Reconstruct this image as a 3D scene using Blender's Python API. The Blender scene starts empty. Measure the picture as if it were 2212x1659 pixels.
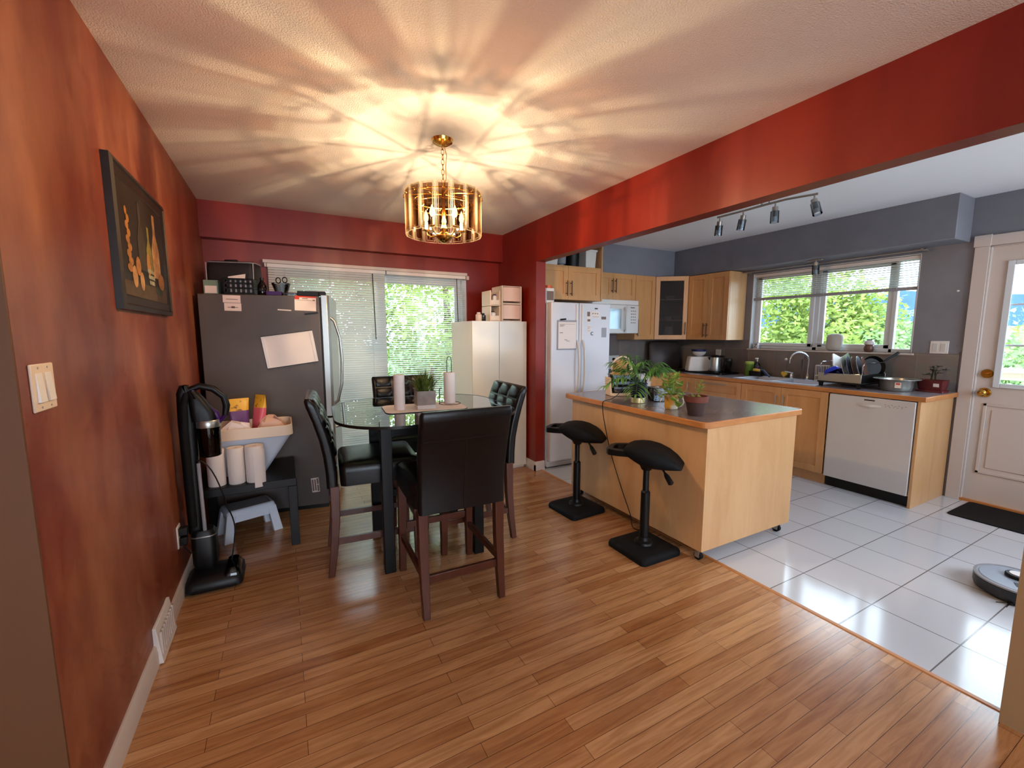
import bpy, bmesh, math, random
from mathutils import Matrix, Vector
C = bpy.context.scene.collection
PI = math.pi
SKY, BULB, EXPO = 10.5, 50, 0.32
rnd = random.Random(7)

# ---------------------------------------------------------------- mesh builder
class G:
    def __init__(s): s.b = bmesh.new(); s.mi = 0
    def _f(s, vs):
        try:
            f = s.b.faces.new(vs); f.material_index = s.mi; return f
        except ValueError: return None
    def slot(s, i): s.mi = i; return s
    def face(s, pts): s._f([s.b.verts.new(p) for p in pts]); return s
    def hexa(s, p):  # 8 points: bottom 0-3 ccw, top 4-7
        v = [s.b.verts.new(q) for q in p]
        for f in ((3, 2, 1, 0), (4, 5, 6, 7), (0, 1, 5, 4), (1, 2, 6, 5), (2, 3, 7, 6), (3, 0, 4, 7)): s._f([v[i] for i in f])
        return s
    def box(s, x0, y0, z0, x1, y1, z1, M=None):
        p = [(x0, y0, z0), (x1, y0, z0), (x1, y1, z0), (x0, y1, z0), (x0, y0, z1), (x1, y0, z1), (x1, y1, z1), (x0, y1, z1)]
        if M is not None: p = [M @ Vector(q) for q in p]
        return s.hexa(p)
    def bc(s, c, d, M=None):  # centred box, M rotates about c
        h = [q / 2 for q in d]; m = Matrix.Translation(c) @ (M.to_4x4() if M is not None else Matrix())
        return s.box(-h[0], -h[1], -h[2], h[0], h[1], h[2], m)
    def frustum(s, c0, d0, c1, d1):  # rectangles (w,d) at c0 and c1
        p = []
        for c, d in ((c0, d0), (c1, d1)):
            for sx, sy in ((-1, -1), (1, -1), (1, 1), (-1, 1)): p.append((c[0] + sx * d[0] / 2, c[1] + sy * d[1] / 2, c[2]))
        return s.hexa(p)
    def rings(s, R, cap=True, closed=False):
        V = [[s.b.verts.new(p) for p in r] for r in R]
        n = len(V[0]); m = len(V)
        for i in range(m if closed else m - 1):
            a, b = V[i], V[(i + 1) % m]
            for j in range(n): s._f((a[j], a[(j + 1) % n], b[(j + 1) % n], b[j]))
        if cap and not closed: s._f(V[0][::-1]); s._f(V[-1])
        return s
    def cyl(s, p0, p1, r0, r1=None, n=16, cap=True):
        p0, p1 = Vector(p0), Vector(p1); r1 = r0 if r1 is None else r1
        q = (p1 - p0).to_track_quat('Z', 'Y')
        c = [q @ Vector((math.cos(2 * PI * i / n), math.sin(2 * PI * i / n), 0)) for i in range(n)]
        return s.rings([[p0 + a * r0 for a in c], [p1 + a * r1 for a in c]], cap)
    def tube(s, pts, r, n=8, closed=False):
        P = [Vector(p) for p in pts]; m = len(P); R = []; up = None
        for i in range(m):
            a = P[(i - 1) % m] if (closed or i > 0) else P[i]; b = P[(i + 1) % m] if (closed or i < m - 1) else P[i]
            t = (b - a).normalized()
            if up is None:
                up = Vector((0, 0, 1)) if abs(t.z) < .9 else Vector((1, 0, 0))
            x = t.cross(up); x = x.normalized() if x.length > 1e-6 else t.orthogonal().normalized()
            y = x.cross(t).normalized(); up = y
            rr = r[i] if isinstance(r, (list, tuple)) else r
            R.append([P[i] + (x * math.cos(2 * PI * k / n) + y * math.sin(2 * PI * k / n)) * rr for k in range(n)])
        return s.rings(R, not closed, closed)
    def lathe(s, prof, c=(0, 0, 0), n=24, M=None):
        R = []
        for r, z in prof:
            ring = []
            for i in range(n):
                v = Vector((max(r, 1e-4) * math.cos(2 * PI * i / n), max(r, 1e-4) * math.sin(2 * PI * i / n), z))
                if M is not None: v = M @ v
                ring.append(v + Vector(c))
            R.append(ring)
        return s.rings(R)
    def prism(s, poly, a, b, ax='z'):
        def f(p, t): return {'z': (p[0], p[1], t), 'y': (p[0], t, p[1]), 'x': (t, p[0], p[1])}[ax]
        return s.rings([[f(p, a) for p in poly], [f(p, b) for p in poly]])
    def ball(s, c, r, n=12, sc=(1, 1, 1)):
        m = n // 2; R = []
        for i in range(m + 1):
            t = PI * i / m; k = max(math.sin(t), 1e-3)
            R.append([(c[0] + r * sc[0] * k * math.cos(2 * PI * j / n), c[1] + r * sc[1] * k * math.sin(2 * PI * j / n), c[2] - r * sc[2] * math.cos(t)) for j in range(n)])
        return s.rings(R)

def rrect(w, d, r, n=5, c=(0, 0)):
    out = []
    for sx, sy, a in ((1, 1, 0), (-1, 1, 90), (-1, -1, 180), (1, -1, 270)):
        for i in range(n + 1):
            t = math.radians(a + 90 * i / n)
            out.append((c[0] + sx * (w / 2 - r) + r * math.cos(t), c[1] + sy * (d / 2 - r) + r * math.sin(t)))
    return out
def arc(c, r, a0, a1, n, ax='xz'):
    o = []
    for i in range(n + 1):
        t = math.radians(a0 + (a1 - a0) * i / n); u, v = r * math.cos(t), r * math.sin(t)
        o.append({'xz': (c[0] + u, c[1], c[2] + v), 'yz': (c[0], c[1] + u, c[2] + v), 'xy': (c[0] + u, c[1] + v, c[2])}[ax])
    return o
def bez(p0, p1, p2, n=10):
    p0, p1, p2 = map(Vector, (p0, p1, p2))
    return [p0 * (1 - t) ** 2 + p1 * 2 * t * (1 - t) + p2 * t * t for t in [i / n for i in range(n + 1)]]

def obj(name, g, m, parent=None, bevel=0, smooth=35, subd=0, seg=2):
    me = bpy.data.meshes.new(name)
    bmesh.ops.recalc_face_normals(g.b, faces=g.b.faces)
    g.b.to_mesh(me); g.b.free()
    for k in (m if isinstance(m, (list, tuple)) else [m]): me.materials.append(k)
    if smooth:
        for p in me.polygons: p.use_smooth = True
        me.set_sharp_from_angle(angle=math.radians(smooth))
    o = bpy.data.objects.new(name, me); C.objects.link(o)
    if parent: o.parent = parent
    if bevel:
        b = o.modifiers.new('bevel', 'BEVEL'); b.width = bevel; b.segments = seg; b.limit_method = 'ANGLE'; b.angle_limit = .6
        b.harden_normals = False
    if subd:
        b = o.modifiers.new('subd', 'SUBSURF'); b.levels = b.render_levels = subd
    return o
def tag(o, label, cat, group=None):
    o['label'] = label; o['category'] = cat
    if group: o['group'] = group
    return o
def thing(name, label, cat, loc=(0, 0, 0), rotz=0, group=None):
    o = bpy.data.objects.new(name, None); C.objects.link(o); o.empty_display_size = .1
    o.location = loc; o.rotation_euler = (0, 0, math.radians(rotz))
    return tag(o, label, cat, group)
def struct(name, g, m, parent=None, **k):
    o = obj(name, g, m, parent, **k)
    if not parent: o['kind'] = 'structure'
    return o
def dup(root, loc, rotz, label, group=None):
    r = root.copy(); C.objects.link(r); r.location = loc; r.rotation_euler = (0, 0, math.radians(rotz)); r['label'] = label
    if group: r['group'] = group
    for ch in list(root.children):
        c = ch.copy(); C.objects.link(c); c.parent = r
        for q in list(ch.children):
            d = q.copy(); C.objects.link(d); d.parent = c
    return r
def RZ(d): return Matrix.Rotation(math.radians(d), 3, 'Z')
def RX(d): return Matrix.Rotation(math.radians(d), 3, 'X')
def RY(d): return Matrix.Rotation(math.radians(d), 3, 'Y')

# ---------------------------------------------------------------- materials
def L(c):
    return tuple(((v / 255 + .055) / 1.055) ** 2.4 if v / 255 > .04045 else v / 255 / 12.92 for v in c) + (1,)
def base(name):
    m = bpy.data.materials.new(name); m.use_nodes = True
    t = m.node_tree; t.nodes.clear()
    o = t.nodes.new('ShaderNodeOutputMaterial'); return m, t, o
def N(t, kind, **kw):
    n = t.nodes.new('ShaderNode' + kind)
    for k, v in kw.items():
        if k in n.inputs: n.inputs[k].default_value = v
        else: setattr(n, k, v)
    return n
def coords(t, scale=(1, 1, 1), rot=(0, 0, 0), loc=(0, 0, 0)):
    c = N(t, 'TexCoord'); mp = N(t, 'Mapping'); mp.inputs['Scale'].default_value = scale; mp.inputs['Rotation'].default_value = rot
    mp.inputs['Location'].default_value = loc
    t.links.new(c.outputs['Object'], mp.inputs['Vector']); return mp.outputs['Vector']
def M(name, col, rough=.5, metal=0, col2=None, sc=6, ss=(1, 1, 1), det=4, lo=.35, hi=.65, bump=0, bsc=60, coat=0, spec=.5, emit=0, trans=0, sub=0, rvar=0):
    m, t, o = base(name)
    p = N(t, 'BsdfPrincipled'); p.inputs['Roughness'].default_value = rough; p.inputs['Metallic'].default_value = metal
    p.inputs['Base Color'].default_value = L(col); p.inputs['Coat Weight'].default_value = coat; p.inputs['Specular IOR Level'].default_value = spec
    if emit:
        p.inputs['Emission Color'].default_value = L(col); p.inputs['Emission Strength'].default_value = emit
    p.inputs['Transmission Weight'].default_value = trans
    if col2:
        v = coords(t, ss); nz = N(t, 'TexNoise', Scale=sc, Detail=det, Roughness=.6); t.links.new(v, nz.inputs['Vector'])
        r = N(t, 'ValToRGB'); r.color_ramp.elements[0].position = lo; r.color_ramp.elements[1].position = hi
        r.color_ramp.elements[0].color = L(col); r.color_ramp.elements[1].color = L(col2)
        t.links.new(nz.outputs['Fac'], r.inputs['Fac']); t.links.new(r.outputs['Color'], p.inputs['Base Color'])
        if rvar:
            mr = N(t, 'MapRange'); mr.inputs['To Min'].default_value = rough; mr.inputs['To Max'].default_value = rough + rvar
            t.links.new(nz.outputs['Fac'], mr.inputs['Value']); t.links.new(mr.outputs['Result'], p.inputs['Roughness'])
    if bump:
        v2 = coords(t); nb = N(t, 'TexNoise', Scale=bsc, Detail=3); t.links.new(v2, nb.inputs['Vector'])
        b = N(t, 'Bump', Strength=bump, Distance=.004); t.links.new(nb.outputs['Fac'], b.inputs['Height']); t.links.new(b.outputs['Normal'], p.inputs['Normal'])
    t.links.new(p.outputs[0], o.inputs['Surface']); return m
def wood(name, c1, c2, ss, sc=3, rough=.4, coat=.1, c3=None):
    m, t, o = base(name); v = coords(t, ss)
    nz = N(t, 'TexNoise', Scale=sc, Detail=6, Roughness=.65, Distortion=.6); t.links.new(v, nz.inputs['Vector'])
    r = N(t, 'ValToRGB'); e = r.color_ramp.elements; e[0].position = .3; e[1].position = .72; e[0].color = L(c1); e[1].color = L(c2)
    t.links.new(nz.outputs['Fac'], r.inputs['Fac'])
    p = N(t, 'BsdfPrincipled', Roughness=rough); p.inputs['Coat Weight'].default_value = coat; p.inputs['Coat Roughness'].default_value = .25
    t.links.new(r.outputs['Color'], p.inputs['Base Color']); t.links.new(p.outputs[0], o.inputs['Surface']); return m
def glass(name, tint=(235, 245, 240), refl=1.0, ior=1.45, gl=.02):
    m, t, o = base(name)
    tr = N(t, 'BsdfTransparent'); tr.inputs['Color'].default_value = L(tint)
    g = N(t, 'BsdfGlossy', Roughness=gl); fr = N(t, 'Fresnel', IOR=ior)
    mu = N(t, 'Math', operation='MULTIPLY'); mu.inputs[1].default_value = refl; t.links.new(fr.outputs[0], mu.inputs[0])
    mx = N(t, 'MixShader'); t.links.new(mu.outputs[0], mx.inputs['Fac']); t.links.new(tr.outputs[0], mx.inputs[1]); t.links.new(g.outputs[0], mx.inputs[2])
    t.links.new(mx.outputs[0], o.inputs['Surface']); return m

W = {}
W['red'] = M('red_wall_paint', (116, 20, 12), .42, col2=(142, 36, 19), sc=2.2, ss=(1, 1, .5), det=6, lo=.3, hi=.7)
W['sponged'] = M('sponged_rust_paint', (120, 50, 30), .4, col2=(170, 108, 74), sc=3.2, ss=(1, 1, .5), det=12, lo=.42, hi=.78)
W['brown'] = M('brown_paint', (98, 60, 32), .6)
W['beige'] = M('beige_paint', (160, 130, 95), .6)
W['grey'] = M('grey_wall_paint', (130, 130, 138), .55, col2=(122, 122, 130), sc=3)
W['ceil'] = M('stippled_ceiling', (232, 224, 215), .9, bump=.9, bsc=170)
W['ceilk'] = M('smooth_white_ceiling', (242, 242, 245), .8)
W['trim'] = M('white_trim_paint', (206, 194, 186), .4)
W['live'] = M('cream_wall_paint', (205, 190, 170), .7)
W['maple'] = wood('maple', (194, 140, 86), (210, 158, 104), (5, 5, .7), 2.2, .38)
W['mapleh'] = wood('maple_side_grain', (196, 146, 96), (214, 168, 118), (3, 3, .6), 2.0, .36)
W['edge'] = wood('oak_edging', (178, 108, 52), (204, 138, 76), (2, 2, 8), 2, .4)
W['lam'] = M('grey_laminate', (120, 106, 104), .24, col2=(126, 112, 110), sc=60, lo=.3, hi=.7)
W['lam2'] = M('grey_counter_laminate', (146, 138, 144), .24, col2=(152, 144, 150), sc=60, lo=.3, hi=.7)
W['leather'] = M('black_leather', (11, 9, 9), .3, spec=.35, bump=.15, bsc=220, rvar=0)
W['cherry'] = wood('dark_cherry', (66, 29, 16), (88, 42, 23), (6, 6, .8), 3, .35)
W['black'] = M('black_lacquer', (9, 8, 9), .4, spec=.3)
W['blackp'] = M('black_plastic', (10, 10, 11), .45, spec=.35)
W['blackr'] = M('black_rubber', (9, 9, 10), .75, spec=.25, bump=.3, bsc=200)
W['fridgeg'] = M('dark_grey_fridge_side', (88, 82, 80), .5, bump=.05, bsc=300)
W['steel'] = M('brushed_steel', (176, 178, 172), .32, .85)
W['chrome'] = M('chrome', (215, 218, 222), .12, 1)
W['nickel'] = M('brushed_nickel', (176, 168, 160), .3, .7)
W['bronze'] = M('dark_bar_handle', (78, 58, 46), .35, .6)
W['brass'] = M('polished_brass', (205, 160, 80), .18, 1)
W['white'] = M('white_enamel', (208, 204, 200), .25)
W['fridgew'] = M('white_fridge_enamel', (214, 216, 224), .3, bump=.05, bsc=400)
W['whitem'] = M('matte_white_plastic', (226, 222, 218), .5)
W['almond'] = M('almond_plastic', (226, 206, 184), .45)
W['paper'] = M('white_paper', (232, 222, 216), .85)
W['pinkpaper'] = M('paper_towel', (235, 222, 214), .9, bump=.3, bsc=120)
W['cabw'] = M('cream_gloss_door', (208, 200, 182), .22)
W['blind'] = M('white_blind_slat', (214, 218, 214), .45)
W['winf'] = M('white_window_frame', (215, 222, 226), .35)
W['glass'] = glass('clear_glass')
W['win'] = glass('window_pane', (242, 248, 248), .7)
W['tglass'] = glass('green_edged_table_glass', (205, 225, 215), 1.5, 1.5)
W['gedge'] = M('dark_glass_edge', (8, 14, 12), .3)
W['smoke'] = glass('bronze_tinted_glass', (202, 180, 160), .5)
W['bev'] = glass('clear_plate_border', (250, 248, 242), .7, 1.5, .05)
def frosted(name, c, k, tint=(245, 240, 230)):
    m, t, o = base(name)
    tl = N(t, 'BsdfTranslucent'); tl.inputs['Color'].default_value = L(c); df = N(t, 'BsdfPrincipled', Roughness=.25); df.inputs['Base Color'].default_value = L(c)
    a = N(t, 'MixShader'); a.inputs['Fac'].default_value = .5; tr = N(t, 'BsdfTransparent'); tr.inputs['Color'].default_value = L(tint); b = N(t, 'MixShader'); b.inputs['Fac'].default_value = k
    t.links.new(tl.outputs[0], a.inputs[1]); t.links.new(df.outputs[0], a.inputs[2]); t.links.new(tr.outputs[0], b.inputs[1]); t.links.new(a.outputs[0], b.inputs[2]); t.links.new(b.outputs[0], o.inputs['Surface']); return m
W['rimg'] = frosted('plate_edge_glint', (250, 236, 208), .065)  # scattering cream strip stands in for glints on the polished plate edges
W['terra'] = M('dark_terracotta', (72, 50, 44), .8, bump=.2, bsc=80)
W['terrar'] = M('terracotta_rim', (112, 56, 40), .75)
W['navy'] = M('navy_glaze', (26, 26, 62), .25)
W['mug'] = M('ochre_glaze', (196, 140, 50), .35, col2=(206, 196, 170), sc=4, lo=.46, hi=.54)
W['soil'] = M('soil', (40, 30, 24), .95)
W['concrete'] = M('grey_concrete', (150, 138, 130), .85, col2=(168, 156, 148), sc=20)
W['gold'] = M('pale_gold_rim', (196, 180, 130), .35, .4)
W['purple'] = M('purple_plastic', (62, 22, 92), .3)
W['clearg'] = glass('smoky_clear_plastic', (150, 150, 155), 1.4)
W['clearw'] = glass('clear_plastic', (225, 232, 238), 1.6)
W['blue'] = M('blue_plastic', (30, 52, 190), .35)
W['green'] = M('green_canister', (96, 138, 50), .4)
W['yellow'] = M('yellow_sponge', (228, 198, 84), .8)
W['burg'] = M('burgundy_plastic', (96, 24, 28), .4)
W['teal'] = M('muted_green_card', (118, 146, 130), .7)
W['redp'] = M('red_print', (200, 60, 45), .7)
W['yelp'] = M('yellow_crisp_bag', (222, 170, 50), .35, col2=(120, 70, 30), sc=14, lo=.55, hi=.62)
W['purp'] = M('purple_crisp_bag', (100, 62, 120), .35)
W['pink'] = M('pink_crisp_bag', (206, 92, 104), .4)
W['ink'] = M('grey_print', (120, 105, 100), .8)
W['dink'] = M('dark_print', (40, 38, 40), .7)
W['lid'] = M('orange_lid', (214, 96, 50), .4)
W['tan'] = M('tan_translucent_lid', (206, 164, 118), .35)
W['greyp'] = M('grey_plastic', (150, 150, 156), .5)
W['stoolp'] = M('pale_grey_plastic', (214, 222, 236), .45)
W['stoolt'] = M('grey_grip_pad', (136, 132, 134), .8)
W['rwhite'] = M('satin_pan_grey', (186, 186, 184), .4)
W['fig'] = M('brown_glaze', (104, 70, 58), .35)
W['mint'] = M('mint_plastic', (170, 214, 180), .4)

def leafmat(name, c1, c2, sc=12, tr=.35):
    m, t, o = base(name); v = coords(t)
    nz = N(t, 'TexNoise', Scale=sc, Detail=3); t.links.new(v, nz.inputs['Vector'])
    r = N(t, 'ValToRGB'); e = r.color_ramp.elements; e[0].position = .35; e[1].position = .65; e[0].color = L(c1); e[1].color = L(c2)
    t.links.new(nz.outputs['Fac'], r.inputs['Fac'])
    d = N(t, 'BsdfPrincipled', Roughness=.5); tl = N(t, 'BsdfTranslucent'); mx = N(t, 'MixShader'); mx.inputs['Fac'].default_value = tr
    t.links.new(r.outputs['Color'], d.inputs['Base Color']); t.links.new(r.outputs['Color'], tl.inputs['Color'])
    t.links.new(d.outputs[0], mx.inputs[1]); t.links.new(tl.outputs[0], mx.inputs[2]); t.links.new(mx.outputs[0], o.inputs['Surface']); return m
W['palm'] = leafmat('palm_leaf', (66, 110, 54), (124, 176, 84), 9)
W['pothos'] = leafmat('pothos_leaf', (92, 140, 36), (190, 206, 110), 30)
W['seed'] = leafmat('seedling_leaf', (120, 140, 50), (180, 190, 100), 30)
W['grassb'] = leafmat('artificial_grass', (58, 80, 30), (134, 146, 66), 25, .2)
W['dleaf'] = leafmat('dark_houseplant_leaf', (40, 56, 40), (70, 86, 64), 20)
W['tree'] = leafmat('tree_leaf', (112, 132, 56), (176, 190, 104), 1.2, .5)
W['tree2'] = leafmat('hedge_leaf', (104, 134, 84), (158, 184, 128), 1.0, .5)
W['bark'] = M('bark', (92, 74, 58), .9)

def plank_floor():
    m, t, o = base('oak_strip_floor')
    v = coords(t); br = N(t, 'TexBrick'); br.offset = .37; br.offset_frequency = 2; br.squash = 1
    for k, q in (('Scale', 1), ('Mortar Size', .0009), ('Mortar Smooth', .1), ('Bias', 0), ('Brick Width', .82), ('Row Height', .057)): br.inputs[k].default_value = q
    br.inputs['Color1'].default_value = L((172, 116, 70)); br.inputs['Color2'].default_value = L((204, 154, 106)); br.inputs['Mortar'].default_value = L((78, 42, 22))
    t.links.new(v, br.inputs['Vector'])
    v2 = coords(t, (1.3, 17, 1)); nz = N(t, 'TexNoise', Scale=2.2, Detail=7, Roughness=.62, Distortion=.9); t.links.new(v2, nz.inputs['Vector'])
    r = N(t, 'ValToRGB'); e = r.color_ramp.elements; e[0].position = .36; e[1].position = .6; e[0].color = (.6, .48, .4, 1); e[1].color = (1, 1, 1, 1)
    t.links.new(nz.outputs['Fac'], r.inputs['Fac'])
    mx = N(t, 'MixRGB', blend_type='MULTIPLY'); mx.inputs['Fac'].default_value = .75
    t.links.new(br.outputs['Color'], mx.inputs[1]); t.links.new(r.outputs['Color'], mx.inputs[2])
    p = N(t, 'BsdfPrincipled', Roughness=.24); p.inputs['Coat Weight'].default_value = .25; p.inputs['Coat Roughness'].default_value = .12
    t.links.new(mx.outputs[0], p.inputs['Base Color'])
    b = N(t, 'Bump', Strength=.12, Distance=.002); t.links.new(nz.outputs['Fac'], b.inputs['Height']); t.links.new(b.outputs['Normal'], p.inputs['Normal'])
    t.links.new(p.outputs[0], o.inputs['Surface']); return m
def tiles(name, w, h, loc, c1, c2, mort, ms, rough, rot=(0, 0, 0), off=0, bw=.05, nvar=None):
    m, t, o = base(name)
    v = coords(t, (1, 1, 1), rot, loc); br = N(t, 'TexBrick'); br.offset = off; br.squash = 1
    for k, q in (('Scale', 1), ('Mortar Size', ms), ('Mortar Smooth', .2), ('Bias', 0), ('Brick Width', w), ('Row Height', h)): br.inputs[k].default_value = q
    br.inputs['Color1'].default_value = L(c1); br.inputs['Color2'].default_value = L(c2); br.inputs['Mortar'].default_value = L(mort)
    t.links.new(v, br.inputs['Vector'])
    col = br.outputs['Color']
    if nvar:
        nz = N(t, 'TexNoise', Scale=9, Detail=5); t.links.new(v, nz.inputs['Vector'])
        mx = N(t, 'MixRGB', blend_type='MULTIPLY'); mx.inputs['Fac'].default_value = nvar; t.links.new(col, mx.inputs[1]); t.links.new(nz.outputs['Color'], mx.inputs[2]); col = mx.outputs[0]
    p = N(t, 'BsdfPrincipled', Roughness=rough); t.links.new(col, p.inputs['Base Color'])
    b = N(t, 'Bump', Strength=.4, Distance=.002); b.invert = True; t.links.new(br.outputs['Fac'], b.inputs['Height']); t.links.new(b.outputs['Normal'], p.inputs['Normal'])
    t.links.new(p.outputs[0], o.inputs['Surface']); return m
W['floor'] = plank_floor()
W['tile'] = tiles('white_floor_tile', .332, .327, (-(3.579 - .332 * 20), -(1.595 - .327 * 20), 0), (196, 197, 202), (204, 205, 210), (108, 102, 102), .0028, .12)
W['splash'] = tiles('slate_backsplash_tile', .31, .31, (.05, -.1, 0), (122, 112, 108), (138, 128, 122), (150, 142, 136), .003, .4, rot=(0, PI / 2, 0), nvar=.35)
W['splashb'] = tiles('slate_backsplash_tile_rear', .31, .31, (.05, -.1, 0), (122, 112, 108), (138, 128, 122), (150, 142, 136), .003, .4, rot=(-PI / 2, 0, 0), nvar=.35)
# ================================================================ room shell
XL, XB, XB2, YB, YE, ZB, CZ, XK = -.542, 2.18, 2.285, 4.42, 3.60, 2.061, 2.44, 4.91
struct('floor_dining', G().box(-2.6, -3.3, -.06, 2.25, YB + .12, 0), W['floor'])
struct('floor_kitchen', G().box(2.25, -1.0, -.06, XK + .12, YB + .12, 0), W['tile'])
struct('trim_threshold', G().prism([(2.236, 0), (2.262, 0), (2.258, .004), (2.240, .004)], .41, 3.59, 'y'), W['edge'])
struct('ceiling_dining', G().box(-2.6, -3.3, CZ, XB, YB + .12, CZ + .08), W['ceil'])
struct('ceiling_kitchen', G().box(XB, -1.0, CZ, XK + .12, YB + .12, CZ + .08), W['ceilk'])
g = G().box(XL - .13, 1.40, 0, XL, YB, CZ); g.slot(1).box(XL - .13, 1.392, 0, XL - .0005, 1.40, CZ)
struct('wall_left', g, [W['sponged'], W['brown']])
struct('wall_left_return', G().box(-2.6, 1.40, 0, XL - .13, 1.5, CZ), W['brown'])
# back wall with patio door opening
DX0, DX1, DZ = -.03, 1.80, 2.0
g = G().box(XL - .13, YB, 0, DX0, YB + .12, CZ).box(DX1, YB, 0, XB2, YB + .12, CZ).box(DX0, YB, DZ, DX1, YB + .12, CZ)
struct('wall_back_dining', g, W['red'])
struct('wall_back_kitchen', G().box(XB2, YB, 0, XK + .12, YB + .12, CZ), W['grey'])
struct('soffit_dining', G().box(XL, 4.312, 2.152, XB, YB, CZ), W['red'])
struct('soffit_kitchen_rear', G().box(3.19, 4.112, 2.10, XK, YB, CZ), W['grey'])
struct('soffit_kitchen_window', G().box(4.616, 1.404, 2.10, XK, 4.112, CZ), W['grey'], bevel=.006)
struct('wall_stub', G().box(XB, YE, 0, XB2, YB, CZ), W['red'])
struct('beam', G().box(XB, .402, ZB, XB2, YE, CZ), W['red'])
struct('wall_partition', G().box(XB, -3.2, 0, XB2, .402, CZ), W['beige'])
# window wall: window opening y 1.70-3.20, door opening y .37-1.29
WY0, WY1, WZ0, WZ1 = 1.695, 3.20, 1.198, 2.06
g = G()
for y0, y1, z0, z1 in ((-1.0, .37, 0, CZ), (.37, 1.29, 2.05, CZ), (1.29, WY0, 0, CZ), (WY0, WY1, 0, WZ0), (WY0, WY1, WZ1, CZ), (WY1, YB, 0, CZ)):
    g.box(XK, y0, z0, XK + .14, y1, z1)
struct('wall_right', g, W['grey'])
g = G()
for x0, x1, z0, z1 in ((XB2, 2.75, 0, CZ), (4.6, XK + .14, 0, CZ), (2.75, 4.6, 0, .85), (2.75, 4.6, 2.15, CZ)): g.box(x0, -1.1, z0, x1, -1.0, z1)
struct('wall_kitchen_near', g, W['grey'])
g = G()
for x0, x1, z0, z1 in ((2.75, 2.80, .85, 2.15), (4.55, 4.6, .85, 2.15), (3.65, 3.70, .85, 2.15), (2.75, 4.6, .85, .90), (2.75, 4.6, 2.10, 2.15)): g.box(x0, -1.08, z0, x1, -1.03, z1)
struct('window_2', g, W['winf'])
g = G()
for x0, x1, z0, z1 in ((-1.4, -1.34, .6, 2.1), (1.34, 1.4, .6, 2.1), (-.03, .03, .6, 2.1), (-1.4, 1.4, .6, .66), (-1.4, 1.4, 2.04, 2.1)): g.box(x0, -3.28, z0, x1, -3.22, z1)
struct('window_3', g, W['winf'])
# living room behind the viewpoint
g = G()
for x0, x1, z0, z1 in ((-2.7, -1.4, 0, CZ), (1.4, XB, 0, CZ), (-1.4, 1.4, 0, .6), (-1.4, 1.4, 2.1, CZ)): g.box(x0, -3.3, z0, x1, -3.2, z1)
struct('wall_front', g, W['live'])
struct('wall_hall', G().box(-2.7, -3.2, 0, -2.6, 1.5, CZ), W['live'])
struct('backsplash_window_wall', G().box(XK - .008, 1.385, .89, XK, WY0, 1.205).box(XK - .008, WY0, .89, XK, WY1, WZ0 - .004).box(XK - .008, WY1, .89, XK, YB, 1.297), W['splash'])
struct('backsplash_rear_wall', G().box(2.30, YB - .008, .89, XK - .008, YB, 1.40), W['splashb'])
# skirtings (moulded profile)
SK = [(0, 0), (.014, 0), (.014, .062), (.011, .07), (.011, .082), (.006, .092), (0, .092)]
struct('baseboard_left', G().prism([(XL + a, b) for a, b in SK], 1.41, 3.4, 'y'), W['trim'])
struct('baseboard_stub', G().prism([(XB - a, b) for a, b in SK], 3.586, 4.40, 'y').prism([(YE - a, b) for a, b in SK], XB - .014, XB2 + .004, 'x'), W['trim'])
struct('baseboard_back', G().prism([(YB - a, b) for a, b in SK], 1.86, XB - .016, 'x'), W['trim'])

# ---- patio door (behind two blinds)
d = thing('door_1', 'white sliding patio door behind blinds', 'door'); d['kind'] = 'structure'; del d['category']
def frame_yz(): pass
g = G()
for x0, x1, z0, z1 in ((DX0, DX0 + .05, 0, DZ), (DX1 - .05, DX1, 0, DZ), (DX0, DX1, DZ - .05, DZ), (DX0, DX1, 0, .05)): g.box(x0, YB + .02, z0, x1, YB + .10, z1)
obj('door_frame', g, W['winf'], d, bevel=.003)
for a, b, y in ((DX0 + .05, .93, YB + .035), (.85, DX1 - .05, YB + .068)):
    g = G()
    for x0, x1, z0, z1 in ((a, a + .07, .05, DZ - .05), (b - .07, b, .05, DZ - .05), (a + .07, b - .07, DZ - .12, DZ - .05), (a + .07, b - .07, .05, .14)): g.box(x0, y, z0, x1, y + .03, z1)
    s = obj('door_panel', g, W['winf'], d, bevel=.003)
    obj('pane', G().box(a + .07, y + .012, .14, b - .07, y + .018, DZ - .12), W['win'], s)

# ---- kitchen window
w = thing('window_1', 'white sliding kitchen window', 'window'); w['kind'] = 'structure'; del w['category']
xf0, xf1 = XK + .06, XK + .11
g = G()
for y0, y1, z0, z1 in ((WY0, WY0 + .035, WZ0, WZ1), (WY1 - .035, WY1, WZ0, WZ1), (WY0, WY1, WZ0, WZ0 + .035), (WY0, WY1, WZ1 - .035, WZ1), (2.50, 2.545, WZ0, WZ1), (1.86, 1.89, WZ0, WZ1)): g.box(xf0, y0, z0, xf1, y1, z1)
obj('window_frame', g, W['winf'], w, bevel=.004)
for a, b, x in ((2.545, WY1 - .035, xf0 - .012), (1.89, 2.50, xf0 + .012)):
    g = G()
    for y0, y1, z0, z1 in ((a, a + .045, WZ0 + .035, WZ1 - .035), (b - .045, b, WZ0 + .035, WZ1 - .035), (a, b, WZ0 + .035, WZ0 + .07), (a, b, WZ1 - .07, WZ1 - .035)): g.box(x, y0, z0, x + .03, y1, z1)
    s = obj('sash', g, W['winf'], w, bevel=.004)
    obj('pane', G().box(x + .012, a + .045, WZ0 + .07, x + .016, b - .045, WZ1 - .07), W['win'], s)
obj('pane', G().box(xf0 + .02, WY0 + .035, WZ0 + .035, xf0 + .024, 1.86, WZ1 - .035), W['win'], w)
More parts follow.
